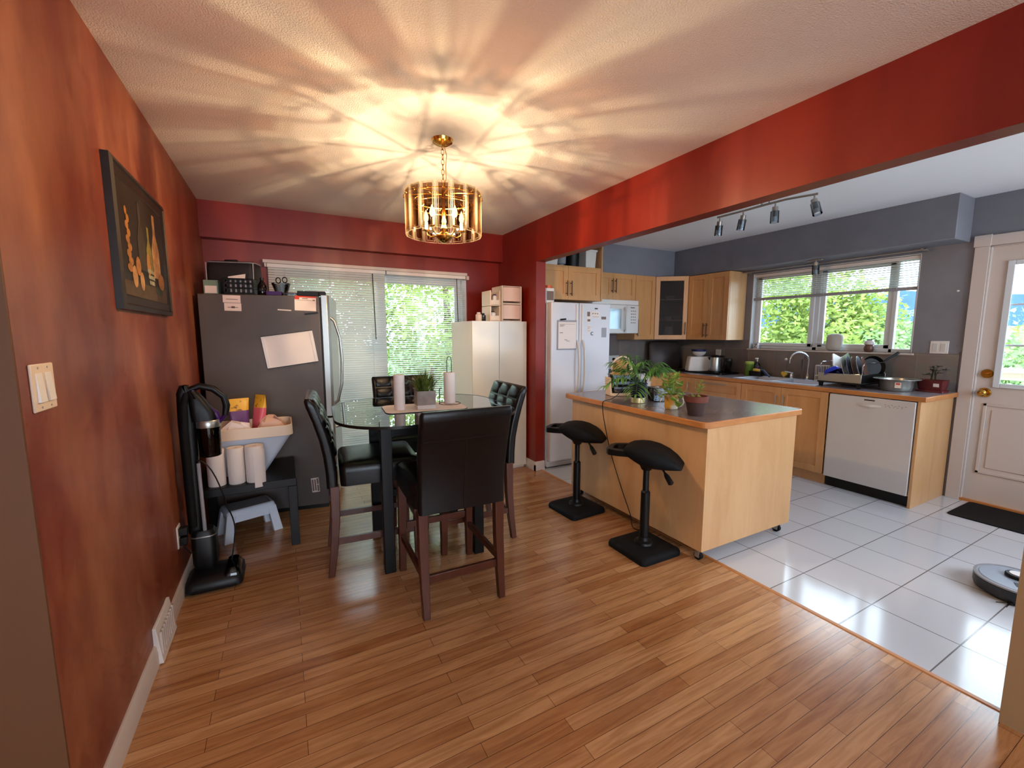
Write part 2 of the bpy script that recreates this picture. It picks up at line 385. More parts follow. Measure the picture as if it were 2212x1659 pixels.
struct('trim_window_sill', G().box(XK - .018, WY0 - .02, WZ0 - .016, XK + .06, WY1 + .02, WZ0), W['trim'], bevel=.003)
struct('trim_window_jamb', G().box(XK, WY1 - .006, WZ0, XK + .06, WY1, WZ1).box(XK, WY0, WZ0, XK + .06, WY0 + .006, WZ1).box(XK, WY0, WZ1 - .006, XK + .06, WY1, WZ1), W['winf'])

# ---- exterior door
d = thing('door_2', 'white half glazed back door', 'door'); d['kind'] = 'structure'; del d['category']
gy0, gy1, gz0, gz1 = .52, 1.165, .97, 1.905
g = G()
for y0, y1, z0, z1 in ((.39, gy0, .02, 2.04), (gy1, 1.275, .02, 2.04), (gy0, gy1, .02, gz0), (gy0, gy1, gz1, 2.04)): g.box(XK + .02, y0, z0, XK + .06, y1, z1)
slab = obj('door_slab', g, W['trim'], d)
g = G()
for y0, y1, z0, z1 in ((gy0 - .02, gy0 + .02, gz0 - .02, gz1 + .02), (gy1 - .02, gy1 + .02, gz0 - .02, gz1 + .02), (gy0 + .02, gy1 - .02, gz0 - .02, gz0 + .015), (gy0 + .02, gy1 - .02, gz1 - .015, gz1 + .02)): g.box(XK + .008, y0, z0, XK + .02, y1, z1)
for k in (1, 2):
    z = gz0 + (gz1 - gz0) * k / 3; g.box(XK + .03, gy0, z - .008, XK + .045, gy1, z + .008)
obj('window_frame', g, W['winf'], d, bevel=.004)
obj('pane', G().box(XK + .036, gy0, gz0, XK + .041, gy1, gz1), W['win'], d)
for a, b in ((.46, .80), (.88, 1.22)):
    g = G()
    for y0, y1, z0, z1 in ((a, a + .02, .25, .82), (b - .02, b, .25, .82), (a, b, .25, .27), (a, b, .80, .82)): g.box(XK + .012, y0, z0, XK + .02, y1, z1)
    g.box(XK + .015, a + .05, .30, XK + .02, b - .05, .77)
    obj('raised_panel', g, W['trim'], d, bevel=.004)
def lever(z, r):
    g = G().cyl((XK + .02, 1.222, z), (XK + .008, 1.222, z), r * 1.15, r, 20)
    return g
g = lever(.905, .034); g.cyl((XK + .008, 1.222, .905), (XK - .03, 1.222, .905), .014, .014, 14); g.ball((XK - .045, 1.222, .905), .028, 16, (.8, 1, 1))
obj('door_knob', g, W['brass'], d)
g = lever(1.056, .032); g.bc((XK - .006, 1.222, 1.056), (.02, .03, .009))
obj('deadbolt', g, W['brass'], d)
g = G()
for y0, y1, z0, z1 in ((1.285, 1.37, 0, 2.05), (.29, .375, 0, 2.05), (.27, 1.375, 2.05, 2.132)): g.box(XK - .016, y0, z0, XK, y1, z1)
g.box(XK - .02, 1.28, 2.05, XK, 1.378, 2.138)
for y0, y1 in ((1.275, 1.287), (.375, .39)): g.box(XK, y0, 0, XK + .10, y1, 2.05)
g.box(XK, .375, 2.04, XK + .10, 1.287, 2.05)
struct('trim_door', g, W['trim'], bevel=.003)
struct('trim_door_threshold', G().box(XK - .01, .375, 0, XK + .12, 1.285, .02), W['edge'])

# ================================================================ blinds
def slats(axis, a, b, c, z0, z1, step, wd, ang):
    g = G(); z = z1; k = 0
    while z > z0:
        t = math.radians(ang + 1.5 * math.sin(k * 2.1)); dx, dz = wd / 2 * math.cos(t), wd / 2 * math.sin(t)
        nx, nz = -.0006 * math.sin(t), .0006 * math.cos(t)
        if axis == 'x':  # slats run along x, plane y=c ; room side is -y
            P = [(c - dx - nx, z - dz - nz), (c + dx - nx, z + dz - nz), (c + dx + nx, z + dz + nz), (c - dx + nx, z - dz + nz)]
            g.rings([[(a, p[0], p[1]) for p in P], [(b, p[0], p[1]) for p in P]])
        else:
            P = [(c - dx - nx, z - dz - nz), (c + dx - nx, z + dz - nz), (c + dx + nx, z + dz + nz), (c - dx + nx, z - dz + nz)]
            g.rings([[(p[0], a, p[1]) for p in P], [(p[0], b, p[1]) for p in P]])
        z -= step; k += 1
    return g
def door_blind(a, b, ang, label, wand):
    y = 4.385
    t = thing('mini_blind', label, 'window blind', (0, 0, 0), 0)
    obj('headrail', G().box(a, y - .015, 1.952, b, y + .022, 1.985), W['whitem'], t, bevel=.003)
    obj('slats', slats('x', a + .006, b - .006, y, .075, 1.942, .0215, .025, ang), W['blind'], t, smooth=0)
    obj('bottom_rail', G().box(a + .006, y - .012, .045, b - .006, y + .012, .06), W['whitem'], t, bevel=.003)
    for x in (a + .14, (a + b) / 2, b - .14):
        obj('ladder_cord', G().tube([(x, y - .015, 1.96), (x, y - .0155, .055)], .0014, 5), W['whitem'], t)
    obj('tilt_wand', G().tube([(wand, y - .022, 1.95), (wand + .012, y - .024, 1.32)], .004, 6), W['blackp'], t)
    return t
door_blind(-.085, .925, 52, 'nearly closed white mini blind on the left half of the patio door', .80)
door_blind(.935, 1.765, 14, 'open white mini blind on the right half of the patio door, garden showing through', 1.66)
g = G().box(-.115, 4.355, 1.985, 1.78, YB - .001, 2.015).box(-.105, 4.365, 1.952, -.088, YB - .001, 1.985).box(1.77, 4.355, 1.945, 1.80, YB - .001, 1.985)
tag(obj('blind_valance', g, W['trim'], bevel=.003), 'narrow white valance shelf above the patio door blinds', 'valance')
t = thing('mini_blind', 'white mini blind half raised over the kitchen window', 'window blind')
xk = XK + .028
obj('headrail', G().box(xk - .018, 1.705, 2.02, xk + .018, 3.19, 2.05), W['whitem'], t, bevel=.003)
obj('slats', slats('y', 1.71, 3.185, xk, 1.79, 2.012, .0205, .025, 24), W['blind'], t, smooth=0)
obj('bottom_rail', G().box(xk - .014, 1.71, 1.755, xk + .014, 3.185, 1.785), W['greyp'], t, bevel=.003)
for y in (1.85, 2.45, 3.05): obj('ladder_cord', G().tube([(xk - .016, y, 2.03), (xk - .016, y, 1.77)], .0014, 5), W['whitem'], t)
t = thing('curtain_rod', 'thin dark curtain rod tucked under the soffit above kitchen window', 'curtain rod')
obj('rod', G().tube([(4.80, 1.63, 2.075), (4.80, 3.26, 2.075)], .007, 8), W['nickel'], t)
for y in (1.66, 3.23): obj('bracket', G().box(4.795, y - .006, 2.07, XK, y + .006, 2.086), W['nickel'], t)
# ================================================================ dining set
TB = thing('dining_table', 'glass topped counter height dining table with black legs', 'table', (.768, 2.672, 0), -3.5)
hs = .272
for sx in (-1, 1):
    for sy in (-1, 1):
        obj('leg', G().bc((sx * hs, sy * hs, .445), (.062, .062, .89)), W['black'], TB, bevel=.004)
g = G()
for s in (-1, 1):
    g.bc((0, s * hs, .84), (2 * hs - .062, .024, .085)); g.bc((s * hs, 0, .84), (.024, 2 * hs - .062, .085))
obj('apron', g, W['black'], TB, bevel=.003)
obj('foot_rail', G().bc((0, hs, .27), (2 * hs - .062, .03, .05)).bc((hs, 0, .27), (.03, 2 * hs - .062, .05)), W['black'], TB, bevel=.003)
obj('glass_top', G().prism(rrect(1.06, 1.06, .33, 12), .8945, .9065), W['tglass'], TB, smooth=40)
oo = rrect(1.063, 1.063, .3315, 12); ii = rrect(1.056, 1.056, .328, 12)
obj('glass_edge', G().rings([[(x, y, .8935) for x, y in ii], [(x, y, .8925) for x, y in oo], [(x, y, .9085) for x, y in oo], [(x, y, .9075) for x, y in ii]], False, True), W['gedge'], TB)
for sx in (-1, 1):
    for sy in (-1, 1): obj('pad', G().cyl((sx * hs, sy * hs, .89), (sx * hs, sy * hs, .8945), .018, n=14), W['clearw'], TB)

def make_chair(label, loc, rz):
    t = thing('dining_chair', label, 'chair', loc, rz, 'black leather chairs round the glass table')
    # seat cushion: domed upholstered block
    R = []
    for z, k in ((.525, .0), (.60, .004), (.632, .0), (.648, -.012), (.657, -.05), (.660, -.10)):
        R.append([(x, y + .022, z) for x, y in rrect(.452 + 2 * k, .444 + 2 * k, .035 if k > -.04 else .03, 4)])
    obj('seat', G().rings(R), W['leather'], t, smooth=50)
    # backrest: slab curving backwards, rear face plain
    prof = [(.522, -.222), (.60, -.223), (.70, -.232), (.80, -.250), (.90, -.278), (.98, -.305), (1.015, -.318)]
    R = []
    for i, (z, y) in enumerate(prof):
        th = .058 if i < 6 else .046; wv = .222 + .004 * (i > 2)
        sec = rrect(2 * wv, th, .018, 4)
        R.append([(x, y - .022 + v, z) for x, v in sec])
    z, y = 1.030, -.324
    R.append([(x * .97, y - .022 + v * .45, z) for x, v in rrect(.45, .046, .018, 4)])
    bk = obj('backrest', G().rings(R), W['leather'], t, smooth=50)
    # tufted pads on the front of the back (three by four)
    g = G()
    for i in range(3):
        for j in range(4):
            z0, z1 = .70 + j * .082, .70 + (j + 1) * .082
            def yy(z): return -.232 - (z - .70) * .28 + .007 - max(0, z - .9) * .1
            x0, x1 = -.216 + i * .144, -.216 + (i + 1) * .144
            P = []
            for s, e in ((0, 0), (.012, .014), (.03, .020), (.055, .022)):
                P.append([(x0 + s, yy(z0 + s * .55) + e, z0 + s * .55), (x1 - s, yy(z0 + s * .55) + e, z0 + s * .55), (x1 - s, yy(z1 - s * .55) + e, z1 - s * .55), (x0 + s, yy(z1 - s * .55) + e, z1 - s * .55)])
            g.rings(P)
    obj('tufted_pad', g, W['leather'], bk, smooth=50)
    g = G().tube([(-.205, -.3245, .885), (.205, -.3245, .885)], .003, 6)
    g.tube([(0, -.3245, .885), (0, -.301, .80), (0, -.283, .70), (0, -.274, .60), (0, -.273, .53)], .003, 6)
    obj('seam', g, W['leather'], bk)
    for s in (-1, 1):
        obj('leg', G().frustum((s * .207, .222, 0), (.036, .036), (s * .2, .218, .53), (.048, .048)), W['cherry'], t, bevel=.003)
        g = G(); R = []
        for z, y, w in ((0, -.270, .034), (.15, -.250, .04), (.33, -.234, .045), (.53, -.232, .048)):
            R.append([(s * .2 - w / 2, y - w / 2, z), (s * .2 + w / 2, y - w / 2, z), (s * .2 + w / 2, y + w / 2, z), (s * .2 - w / 2, y + w / 2, z)])
        obj('leg', g.rings(R), W['cherry'], t, bevel=.003)
        obj('stretcher', G().box(s * .203 - .010, -.225, .185, s * .203 + .010, .205, .222), W['cherry'], t, bevel=.002)
    obj('stretcher', G().box(-.18, .208, .255, .18, .230, .292), W['cherry'], t, bevel=.002)
    obj('stretcher', G().box(-.18, -.255, .165, .18, -.235, .205), W['cherry'], t, bevel=.002)
    return t
ch = make_chair('black leather chair nearest, its plain seamed back turned to the viewer', (.750, 2.168, 0), -1.5)
dup(ch, (.459, 2.694, 0), -94.5, 'black leather chair with its back beside the grey fridge, seen side on')
dup(ch, (1.046, 2.650, 0), 89, 'black leather chair showing tufted upper back, between table and cream cupboard')
dup(ch, (.842, 3.225, 0), 180, 'black leather chair mostly behind the glass table, back against the patio blinds')

# ---- things on the table
TZ = .9075
g = G().prism(rrect(.50, .30, .05, 6), TZ, TZ + .004); g.slot(1).prism(rrect(.505, .305, .052, 6), TZ - .0004, TZ + .002)
o = obj('placemat', g, [W['pinkpaper'], W['blackp']]); o.location = (.775, 2.645, 0); o.rotation_euler.z = math.radians(-5)
tag(o, 'pale placemat with dark rim under the grass planter', 'placemat')
def towel(name, x, y, z, r, h, label, group=None, hole=.35, n=28, tilt=0):
    pr = [(r * hole, 0), (r * .97, 0), (r, .004), (r, h - .004), (r * .97, h), (r * hole, h), (r * hole, h * .9), (r * hole, .01)]
    o = obj(name, G().rings([[(max(a, 1e-4) * math.cos(2 * PI * i / n), max(a, 1e-4) * math.sin(2 * PI * i / n), b) for i in range(n)] for a, b in pr], False, True), W['pinkpaper'], smooth=50)
    o.location = (x, y, z); return tag(o, label, 'paper towel', group)
towel('paper_towel_roll', .612, 2.615, TZ + .0045, .033, .215, 'slim bare paper towel roll standing on left end of the placemat')
t = thing('paper_towel_holder', 'wire paper towel holder with tall loop beside the grass planter', 'paper towel holder', (.965, 2.70, TZ))
obj('base_ring', G().tube([(.07 * math.cos(a * PI / 12), .07 * math.sin(a * PI / 12), .004) for a in range(24)], .0035, 6, True), W['blackp'], t)
obj('loop', G().tube([(-.016, 0, .004)] + [(-.016, 0, z) for z in (.1, .2, .29)] + [(-.01, 0, .312), (0, 0, .318), (.01, 0, .312)] + [(.016, 0, z) for z in (.29, .2, .1, .004)], .0024, 6), W['blackp'], t)
obj('side_arm', G().tube([(-.07, 0, .004), (-.071, 0, .09), (-.068, .004, .105), (-.052, .01, .11)], .003, 6), W['blackp'], t)
towel('paper_towel_roll', .965, 2.70, TZ + .008, .038, .205, 'printed paper towel roll on the wire holder', hole=.5)
t = thing('grass_planter', 'artificial grass in a square grey planter on the table', 'plant', (.768, 2.605, TZ + .0045), -6)
g = G(); hw = .058
R = [rrect(2 * k, 2 * k, .004, 2) for k in (hw, hw, hw - .008, hw - .008)]
g.rings([[(x, y, z) for x, y in r] for r, z in zip(R, (.026, .112, .112, .085))])
obj('pot', g, W['concrete'], t)
obj('pot_base', G().prism(rrect(.114, .114, .004, 2), 0, .026), W['whitem'], t, bevel=.002)
obj('soil', G().bc((0, 0, .09), (.098, .098, .012)), W['soil'], t)
g = G(); r2 = random.Random(3)
def blade(g, p, az, L0, droop, wd, r, n=6):
    d = Vector((math.cos(az), math.sin(az), 0)); sd = Vector((-d.y, d.x, 0)); pts = []
    for i in range(n + 1):
        s = i / n; q = Vector(p) + d * (L0 * droop * (s ** 1.5)) + Vector((0, 0, L0 * (s - droop * .62 * s ** 2.4)))
        w = wd * (1 - s ** 2.2) * (.55 + .9 * s if s < .5 else 1)
        pts.append((q - sd * w, q + sd * w))
    V = [(g.b.verts.new(a), g.b.verts.new(b)) for a, b in pts]
    for i in range(n): g._f((V[i][0], V[i][1], V[i + 1][1], V[i + 1][0]))
for i in range(420):
    a = r2.uniform(0, 2 * PI); rr = .045 * math.sqrt(r2.random())
    blade(g, (rr * math.cos(a), rr * math.sin(a), .09), a + r2.uniform(-.7, .7), r2.uniform(.10, .185), r2.uniform(.05, .9) * (.3 + rr / .045 * .8), r2.uniform(.002, .0038), r2)
obj('grass', g, W['grassb'], t, smooth=60)
obj('tag', G().bc((.02, -.045, .125), (.006, .001, .05), RX(-12)), W['whitem'], t)

# ================================================================ chandelier
CX, CY = .842, 2.40
t = thing('chandelier', 'brass chandelier with ring of bronze tinted glass plates', 'chandelier', (CX, CY, 0))
NP = 16; RP = .208; PZ0, PZ1 = 1.926, 2.158
a0 = math.atan2(-CY, -CX)
gp = G(); hw = .0365; th = .0025
for x0, x1, z0, z1 in ((-hw, -hw + .011, PZ0, PZ1), (hw - .011, hw, PZ0, PZ1), (-hw + .011, hw - .011, PZ0, PZ0 + .011), (-hw + .011, hw - .011, PZ1 - .011, PZ1)):
    gp.slot(1).box(x0, -th, z0, x1, th, z1)
e = .0016
for x0, x1, z0, z1 in ((-hw - e, -hw, PZ0 - e, PZ1 + e), (hw, hw + e, PZ0 - e, PZ1 + e), (-hw, hw, PZ0 - e, PZ0), (-hw, hw, PZ1, PZ1 + e)): gp.slot(2).box(x0, -th, z0, x1, th, z1)
for x0, x1, z0, z1 in ((-hw + .0105, -hw + .0117, PZ0 + .011, PZ1 - .011), (hw - .0117, hw - .0105, PZ0 + .011, PZ1 - .011), (-hw + .011, hw - .011, PZ0 + .0105, PZ0 + .0117), (-hw + .011, hw - .011, PZ1 - .0117, PZ1 - .0105)): gp.slot(2).box(x0, -th - .0004, z0, x1, th + .0004, z1)
gp.slot(0).box(-hw + .011, -th, PZ0 + .011, hw - .011, th, PZ1 - .011)
p0 = obj('glass_plate', gp, [W['smoke'], W['bev'], W['rimg']], t, smooth=0)
hook0 = obj('hook', G().tube([(0, .012, 2.128), (0, -.006, 2.128), (0, -.010, 2.134), (.004, -.010, 2.140)], .0022, 6).ball((0, -.007, 2.128), .006, 8), W['brass'], p0)
for k in range(NP):
    a = a0 + 2 * PI * k / NP
    if k == 0: p = p0
    else:
        p = p0.copy(); C.objects.link(p); p.parent = t; h = hook0.copy(); C.objects.link(h); h.parent = p
    p.location = (RP * math.cos(a), RP * math.sin(a), 0); p.rotation_euler = (0, 0, a + PI / 2)
g = G().tube([(.2 * math.cos(i * PI / 16), .2 * math.sin(i * PI / 16), 2.128) for i in range(32)], .003, 6, True)
g.tube([(.17 * math.cos(i * PI / 16), .17 * math.sin(i * PI / 16), 2.085) for i in range(32)], .0025, 6, True)
for k in range(8):
    a = a0 + PI / 16 + k * PI / 4; c, s = math.cos(a), math.sin(a)
    g.tube([(.012 * c, .012 * s, 2.15), (.10 * c, .10 * s, 2.145), (.2 * c, .2 * s, 2.128)], .0025, 6)
    g.tube(arc((.13, 0, 2.10), .028, 0, 320, 12) if False else [(q[0] * c, q[0] * s, q[2]) for q in arc((.135, 0, 2.100), .028, -60, 240, 12)], .0022, 6)
obj('wire_frame', g, W['brass'], t)
obj('stem', G().lathe([(.006, 1.93), (.01, 1.95), (.02, 1.965), (.012, 1.99), (.009, 2.02), (.016, 2.05), (.009, 2.08), (.008, 2.15), (.012, 2.165), (.005, 2.19), (.003, 2.20)], n=16), W['brass'], t)
obj('hub', G().lathe([(.003, 1.885), (.012, 1.888), (.03, 1.897), (.042, 1.91), (.045, 1.922), (.03, 1.930), (.01, 1.934)], n=24), W['brass'], t)
g = G(); z = 2.203; k = 0
while z < 2.42:
    R = []
    for i in range(12):
        q = 2 * PI * i / 12; u, v = .0085 * math.cos(q), .016 * math.sin(q)
        R.append((u if k % 2 == 0 else 0, 0 if k % 2 == 0 else u, z + .014 + v))
    g.tube(R, .0019, 5, True); z += .0265; k += 1
obj('chain', g, W['brass'], t)
obj('cord', G().tube([(.004, 0, 2.19), (.02, .004, 2.24), (.016, 0, 2.30), (.022, -.004, 2.36), (.004, 0, 2.425)], .0024, 6), W['brass'], t)
obj('canopy', G().lathe([(.004, 2.405), (.03, 2.41), (.055, 2.425), (.06, 2.4398)], n=24), W['brass'], t)
bm_, tn, oo_ = base('lit_candle_bulb')
em = N(tn, 'Emission', Strength=16); em.inputs['Color'].default_value = (1, .74, .44, 1); tp = N(tn, 'BsdfTransparent'); mx = N(tn, 'MixShader'); mx.inputs['Fac'].default_value = .55
tn.links.new(tp.outputs[0], mx.inputs[1]); tn.links.new(em.outputs[0], mx.inputs[2]); tn.links.new(mx.outputs[0], oo_.inputs['Surface'])
BR = .105
for k in range(5):
    a = a0 + .62 + 2 * PI * k / 5; c, s = math.cos(a), math.sin(a)
    arm = obj('arm', G().tube([(q * c, q * s, z) for q, z in ((.02, 1.945), (.045, 1.928), (.075, 1.922), (.098, 1.935), (BR, 1.955))], .004, 8).lathe([(.004, 1.95), (.02, 1.956), (.022, 1.962), (.009, 1.966)], (BR * c, BR * s, 0), 14), W['brass'], t)
    obj('candle_tube', G().cyl((BR * c, BR * s, 1.962), (BR * c, BR * s, 2.005), .0095, n=14), W['almond'], arm)
    obj('bulb', G().lathe([(.006, 2.004), (.012, 2.018), (.0145, 2.03), (.011, 2.047), (.005, 2.062), (.001, 2.072)], (BR * c, BR * s, 0), 14), bm_, arm, smooth=80)
    ld = bpy.data.lights.new('candle_bulb_light', 'POINT'); ld.energy = BULB * (2.3, .35, .3, .35, 1.7)[k]; ld.use_nodes = True
    nt = ld.node_tree; em_ = nt.nodes['Emission']; tx = nt.nodes.new('ShaderNodeTexCoord'); sp_ = nt.nodes.new('ShaderNodeSeparateXYZ')
    # an upright filament shines sideways far more than straight up: intensity follows 1 - z^2
    q1 = nt.nodes.new('ShaderNodeMath'); q1.operation = 'POWER'; q1.inputs[1].default_value = 2
    q2 = nt.nodes.new('ShaderNodeMath'); q2.operation = 'SUBTRACT'; q2.inputs[0].default_value = 1
    q3 = nt.nodes.new('ShaderNodeMath'); q3.operation = 'POWER'; q3.inputs[1].default_value = 1.6
    nt.links.new(tx.outputs['Normal'], sp_.inputs[0]); nt.links.new(sp_.outputs['Z'], q1.inputs[0]); nt.links.new(q1.outputs[0], q2.inputs[1]); nt.links.new(q2.outputs[0], q3.inputs[0]); nt.links.new(q3.outputs[0], em_.inputs['Strength'])
    ld.color = (1, .70, .42); ld.shadow_soft_size = .006
    lo = bpy.data.objects.new('candle_bulb_light', ld); lo.location = (CX + BR * c, CY + BR * s, 2.034); C.objects.link(lo)
# ================================================================ kitchen cabinets
def door_bm(x0, x1, z0, z1, y=0.0, rail=.06):  # shaker front, face at y, facing -y
    g = G()
    for a, b, c, d in ((x0, x0 + rail, z0, z1), (x1 - rail, x1, z0, z1), (x0 + rail, x1 - rail, z0, z0 + rail), (x0 + rail, x1 - rail, z1 - rail, z1)): g.box(a, y, c, b, y + .019, d)
    g.box(x0 + rail, y + .009, z0 + rail, x1 - rail, y + .016, z1 - rail); return g
def bar(x, z0, z1, y=0.0, horiz=False, m='bronze'):
    g = G(); o = -.03 + y
    if horiz:
        g.cyl((z0, o, x), (z1, o, x), .0055, n=10)
        for q in (z0 + .02, z1 - .02): g.cyl((q, y, x), (q, o, x), .0045, n=8)
    else:
        g.cyl((x, o, z0), (x, o, z1), .0055, n=10)
        for q in (z0 + .025, z1 - .025): g.cyl((x, y, q), (x, o, q), .0045, n=8)
    return g
def cabinet(name, label, loc, rz, w, d, z0, z1, fronts, cat='cabinet', kick=False, group=None, open_top=False):
    t = thing(name, label, cat, loc, rz, group)
    g = G()
    if open_top:
        for q in ((0, .02, z0, w, d, z0 + .016), (0, .02, z0, .016, d, z1), (w - .016, .02, z0, w, d, z1), (0, d - .01, z0, w, d, z1), (0, .02, z0, w, .036, z1)): g.box(*q)
    else: g.box(0, .020, z0, w, d, z1)
    obj('body', g, W['mapleh'], t, bevel=.0015)
    if kick: obj('toe_kick', G().box(0, .055, 0, w, .075, z0), W['mapleh'], t)
    for f in fronts:
        kind, x0, x1, a, b = f[:5]
        o = obj('drawer' if kind == 'drawer' else 'door', door_bm(x0 + .0015, x1 - .0015, a + .0015, b - .0015, 0, f[6] if len(f) > 6 else .06), W['maple'], t, bevel=.0012)
        if f[5]: obj('handle', f[5], W['bronze'] if len(f) < 8 else W[f[7]], o)
    return t
# upper run on the rear wall
fcab = cabinet('wall_cabinet', 'maple cabinet with two doors above the white fridge', (2.292, 3.85, 0), 0, .882, .565, 1.735, 2.095,
        [('door', 0, .441, 1.735, 2.095, bar(.412, 1.775, 1.935)), ('door', .441, .882, 1.735, 2.095, bar(.470, 1.775, 1.935))])
obj('side_panel', G().box(.884, -.005, 1.735, .900, .56, 2.43), W['mapleh'], fcab, bevel=.001)
cabinet('wall_cabinet', 'short maple cabinet directly above the microwave', (3.195, 4.085, 0), 0, .728, .325, 1.782, 2.098,
        [('door', 0, .364, 1.782, 2.098, bar(.338, 1.86, 2.03)), ('door', .364, .728, 1.782, 2.098, bar(.390, 1.86, 2.03))])
cabinet('wall_cabinet', 'tall narrow maple cabinet right of the microwave', (3.926, 4.085, 0), 0, .339, .325, 1.297, 2.098, [('door', 0, .339, 1.297, 2.098, bar(.03, 1.34, 1.55))])
# corner cabinet with diagonal glass door
t = thing('corner_cabinet', 'diagonal maple corner cabinet with glass door', 'cabinet')
A, B = Vector((4.268, 4.085, 0)), Vector((4.585, 3.842, 0)); dv = (B - A); wl = dv.length; rz = math.degrees(math.atan2(dv.y, dv.x))
nrm = Vector((dv.y, -dv.x, 0)).normalized() * -1
A2, B2 = A + nrm * .02, B + nrm * .02
if nrm.x < 0: A2, B2 = A - nrm * .02, B - nrm * .02
poly = [(A2.x, A2.y), (B2.x, B2.y), (4.90, 3.842), (4.90, 4.41), (4.268, 4.41)]
g = G()
for z0, z1 in ((1.297, 1.315), (2.08, 2.098), (1.54, 1.552), (1.80, 1.812)):
    g.prism(poly, z0, z1)
g.box(4.268, 4.11, 1.297, 4.280, 4.41, 2.098).box(4.60, 3.842, 1.297, 4.90, 3.855, 2.098).box(4.268, 4.40, 1.297, 4.90, 4.41, 2.098).box(4.888, 3.842, 1.297, 4.90, 4.41, 2.098)
obj('body', g, W['mapleh'], t)
def place(o): o.location = A; o.rotation_euler.z = math.radians(rz); return o
g = G(); r = .055
for a, b, c, d in ((.002, r, 1.299, 2.096), (wl - r, wl - .002, 1.299, 2.096), (r, wl - r, 1.299, 1.299 + r), (r, wl - r, 2.096 - r, 2.096)): g.box(a, 0, c, b, .019, d)
dr = place(obj('door', g, W['maple'], t, bevel=.0012))
gm = frosted('cabinet_glass_reflection', (124, 122, 120), .22, (205, 202, 200))  # grey diffuse share stands in for the reflection on the pane
obj('pane', G().box(r, .008, 1.299 + r, wl - r, .012, 2.096 - r), gm, dr)
obj('handle', bar(wl - .028, 1.36, 1.52), W['bronze'], dr)
def dish(name, x, y, z, prof, label, cat, m='white', group=None):
    o = obj(name, G().lathe(prof, (x, y, z), 24), W[m], smooth=50); return tag(o, label, cat, group)
BOWL = [(.02, 0), (.035, .002), (.058, .022), (.068, .048), (.064, .048), (.054, .025), (.03, .008), (.001, .006)]
for k, (x, y, z) in enumerate(((4.50, 4.08, 1.552), (4.62, 4.02, 1.552), (4.52, 4.07, 1.812))):
    dish('bowl', x, y, z + .0005, BOWL, ('white bowl left on lower shelf behind corner cabinet glass', 'white bowl right on lower shelf behind corner cabinet glass', 'white bowl on upper shelf behind corner cabinet glass')[k], 'bowl', group='crockery in the corner cabinet')
dish('jug', 4.50, 4.06, 1.3155, [(.03, 0), (.055, .03), (.06, .09), (.045, .13), (.05, .15), (.044, .15), (.04, .13), (.05, .09), (.001, .02)], 'white jug at the bottom of the glass corner cabinet', 'jug')
# window-wall run: local +x runs toward the viewer
cabinet('wall_cabinet', 'two door maple cabinet left of the kitchen window', (4.585, 3.838, 0), -90, .562, .318, 1.297, 2.092,
        [('door', 0, .281, 1.297, 2.092, bar(.258, 1.33, 1.50)), ('door', .281, .562, 1.297, 2.092, bar(.304, 1.33, 1.50))])
# base run
cabinet('base_cabinet', 'maple sink cabinet with two doors beside the dishwasher', (4.277, 2.846, 0), -90, .828, .62, .10, .851,
        [('door', 0, .413, .10, .851, bar(.378, .62, .78, m='nickel'), .06, 'nickel'), ('door', .413, .826, .10, .851, bar(.448, .62, .78), .06, 'nickel')], kick=True, open_top=True)
cabinet('base_cabinet', 'maple drawer cabinet left of the sink cabinet', (4.277, 3.478, 0), -90, .63, .62, .10, .851,
        [('drawer', 0, .63, .665, .851, bar(.815, .17, .46, horiz=True), .05, 'nickel'), ('drawer', 0, .63, .39, .665, bar(.62, .17, .46, horiz=True), .05, 'nickel'), ('drawer', 0, .63, .10, .39, bar(.35, .17, .46, horiz=True), .05, 'nickel')], kick=True, open_top=True)
cbc = cabinet('base_cabinet', 'maple corner base cabinet beside the stove', (3.932, 3.80, 0), 0, .345, .60, .10, .851, [('door', 0, .32, .10, .851, bar(.29, .62, .80), .055, 'nickel')], kick=True)
fp = obj('filler_panel', G().box(.345, -.322, .10, .364, .019, .851), W['maple'], cbc, bevel=.001)
obj('toe_kick', G().box(.40, -.322, 0, .42, .06, .10), W['mapleh'], cbc)
obj('handle', G().cyl((.315, -.285, .62), (.315, -.285, .80), .0055, n=10).cyl((.345, -.285, .645), (.315, -.285, .645), .0045, n=8).cyl((.345, -.285, .775), (.315, -.285, .775), .0045, n=8), W['nickel'], fp)
tag(obj('base_end_panel', G().box(4.285, 1.388, 0, 4.905, 1.408, .852), W['mapleh'], bevel=.0015), 'maple end panel between the dishwasher and back door', 'cabinet panel')
# worktop in pieces round the sink cut-out
SY0, SY1, SX0, SX1 = 2.20, 2.98, 4.37, 4.80
t = thing('kitchen_worktop', 'grey laminate kitchen worktop with oak front edge', 'worktop')
g = G()
for q in ((4.297, 1.378, 4.90, SY0), (4.297, SY0, SX0, SY1), (SX1, SY0, 4.90, SY1), (4.297, SY1, 4.90, 4.41), (3.93, 3.785, 4.297, 4.41)): g.box(q[0], q[1], .853, q[2], q[3], .89)
obj('top_slab', g, W['lam2'], t)
g = G().box(4.277, 1.36, .853, 4.297, 3.785, .8902).box(4.297, 1.36, .853, 4.902, 1.378, .8902).box(3.93, 3.765, .853, 4.297, 3.785, .8902)
obj('front_edge', g, W['edge'], t, bevel=.004)
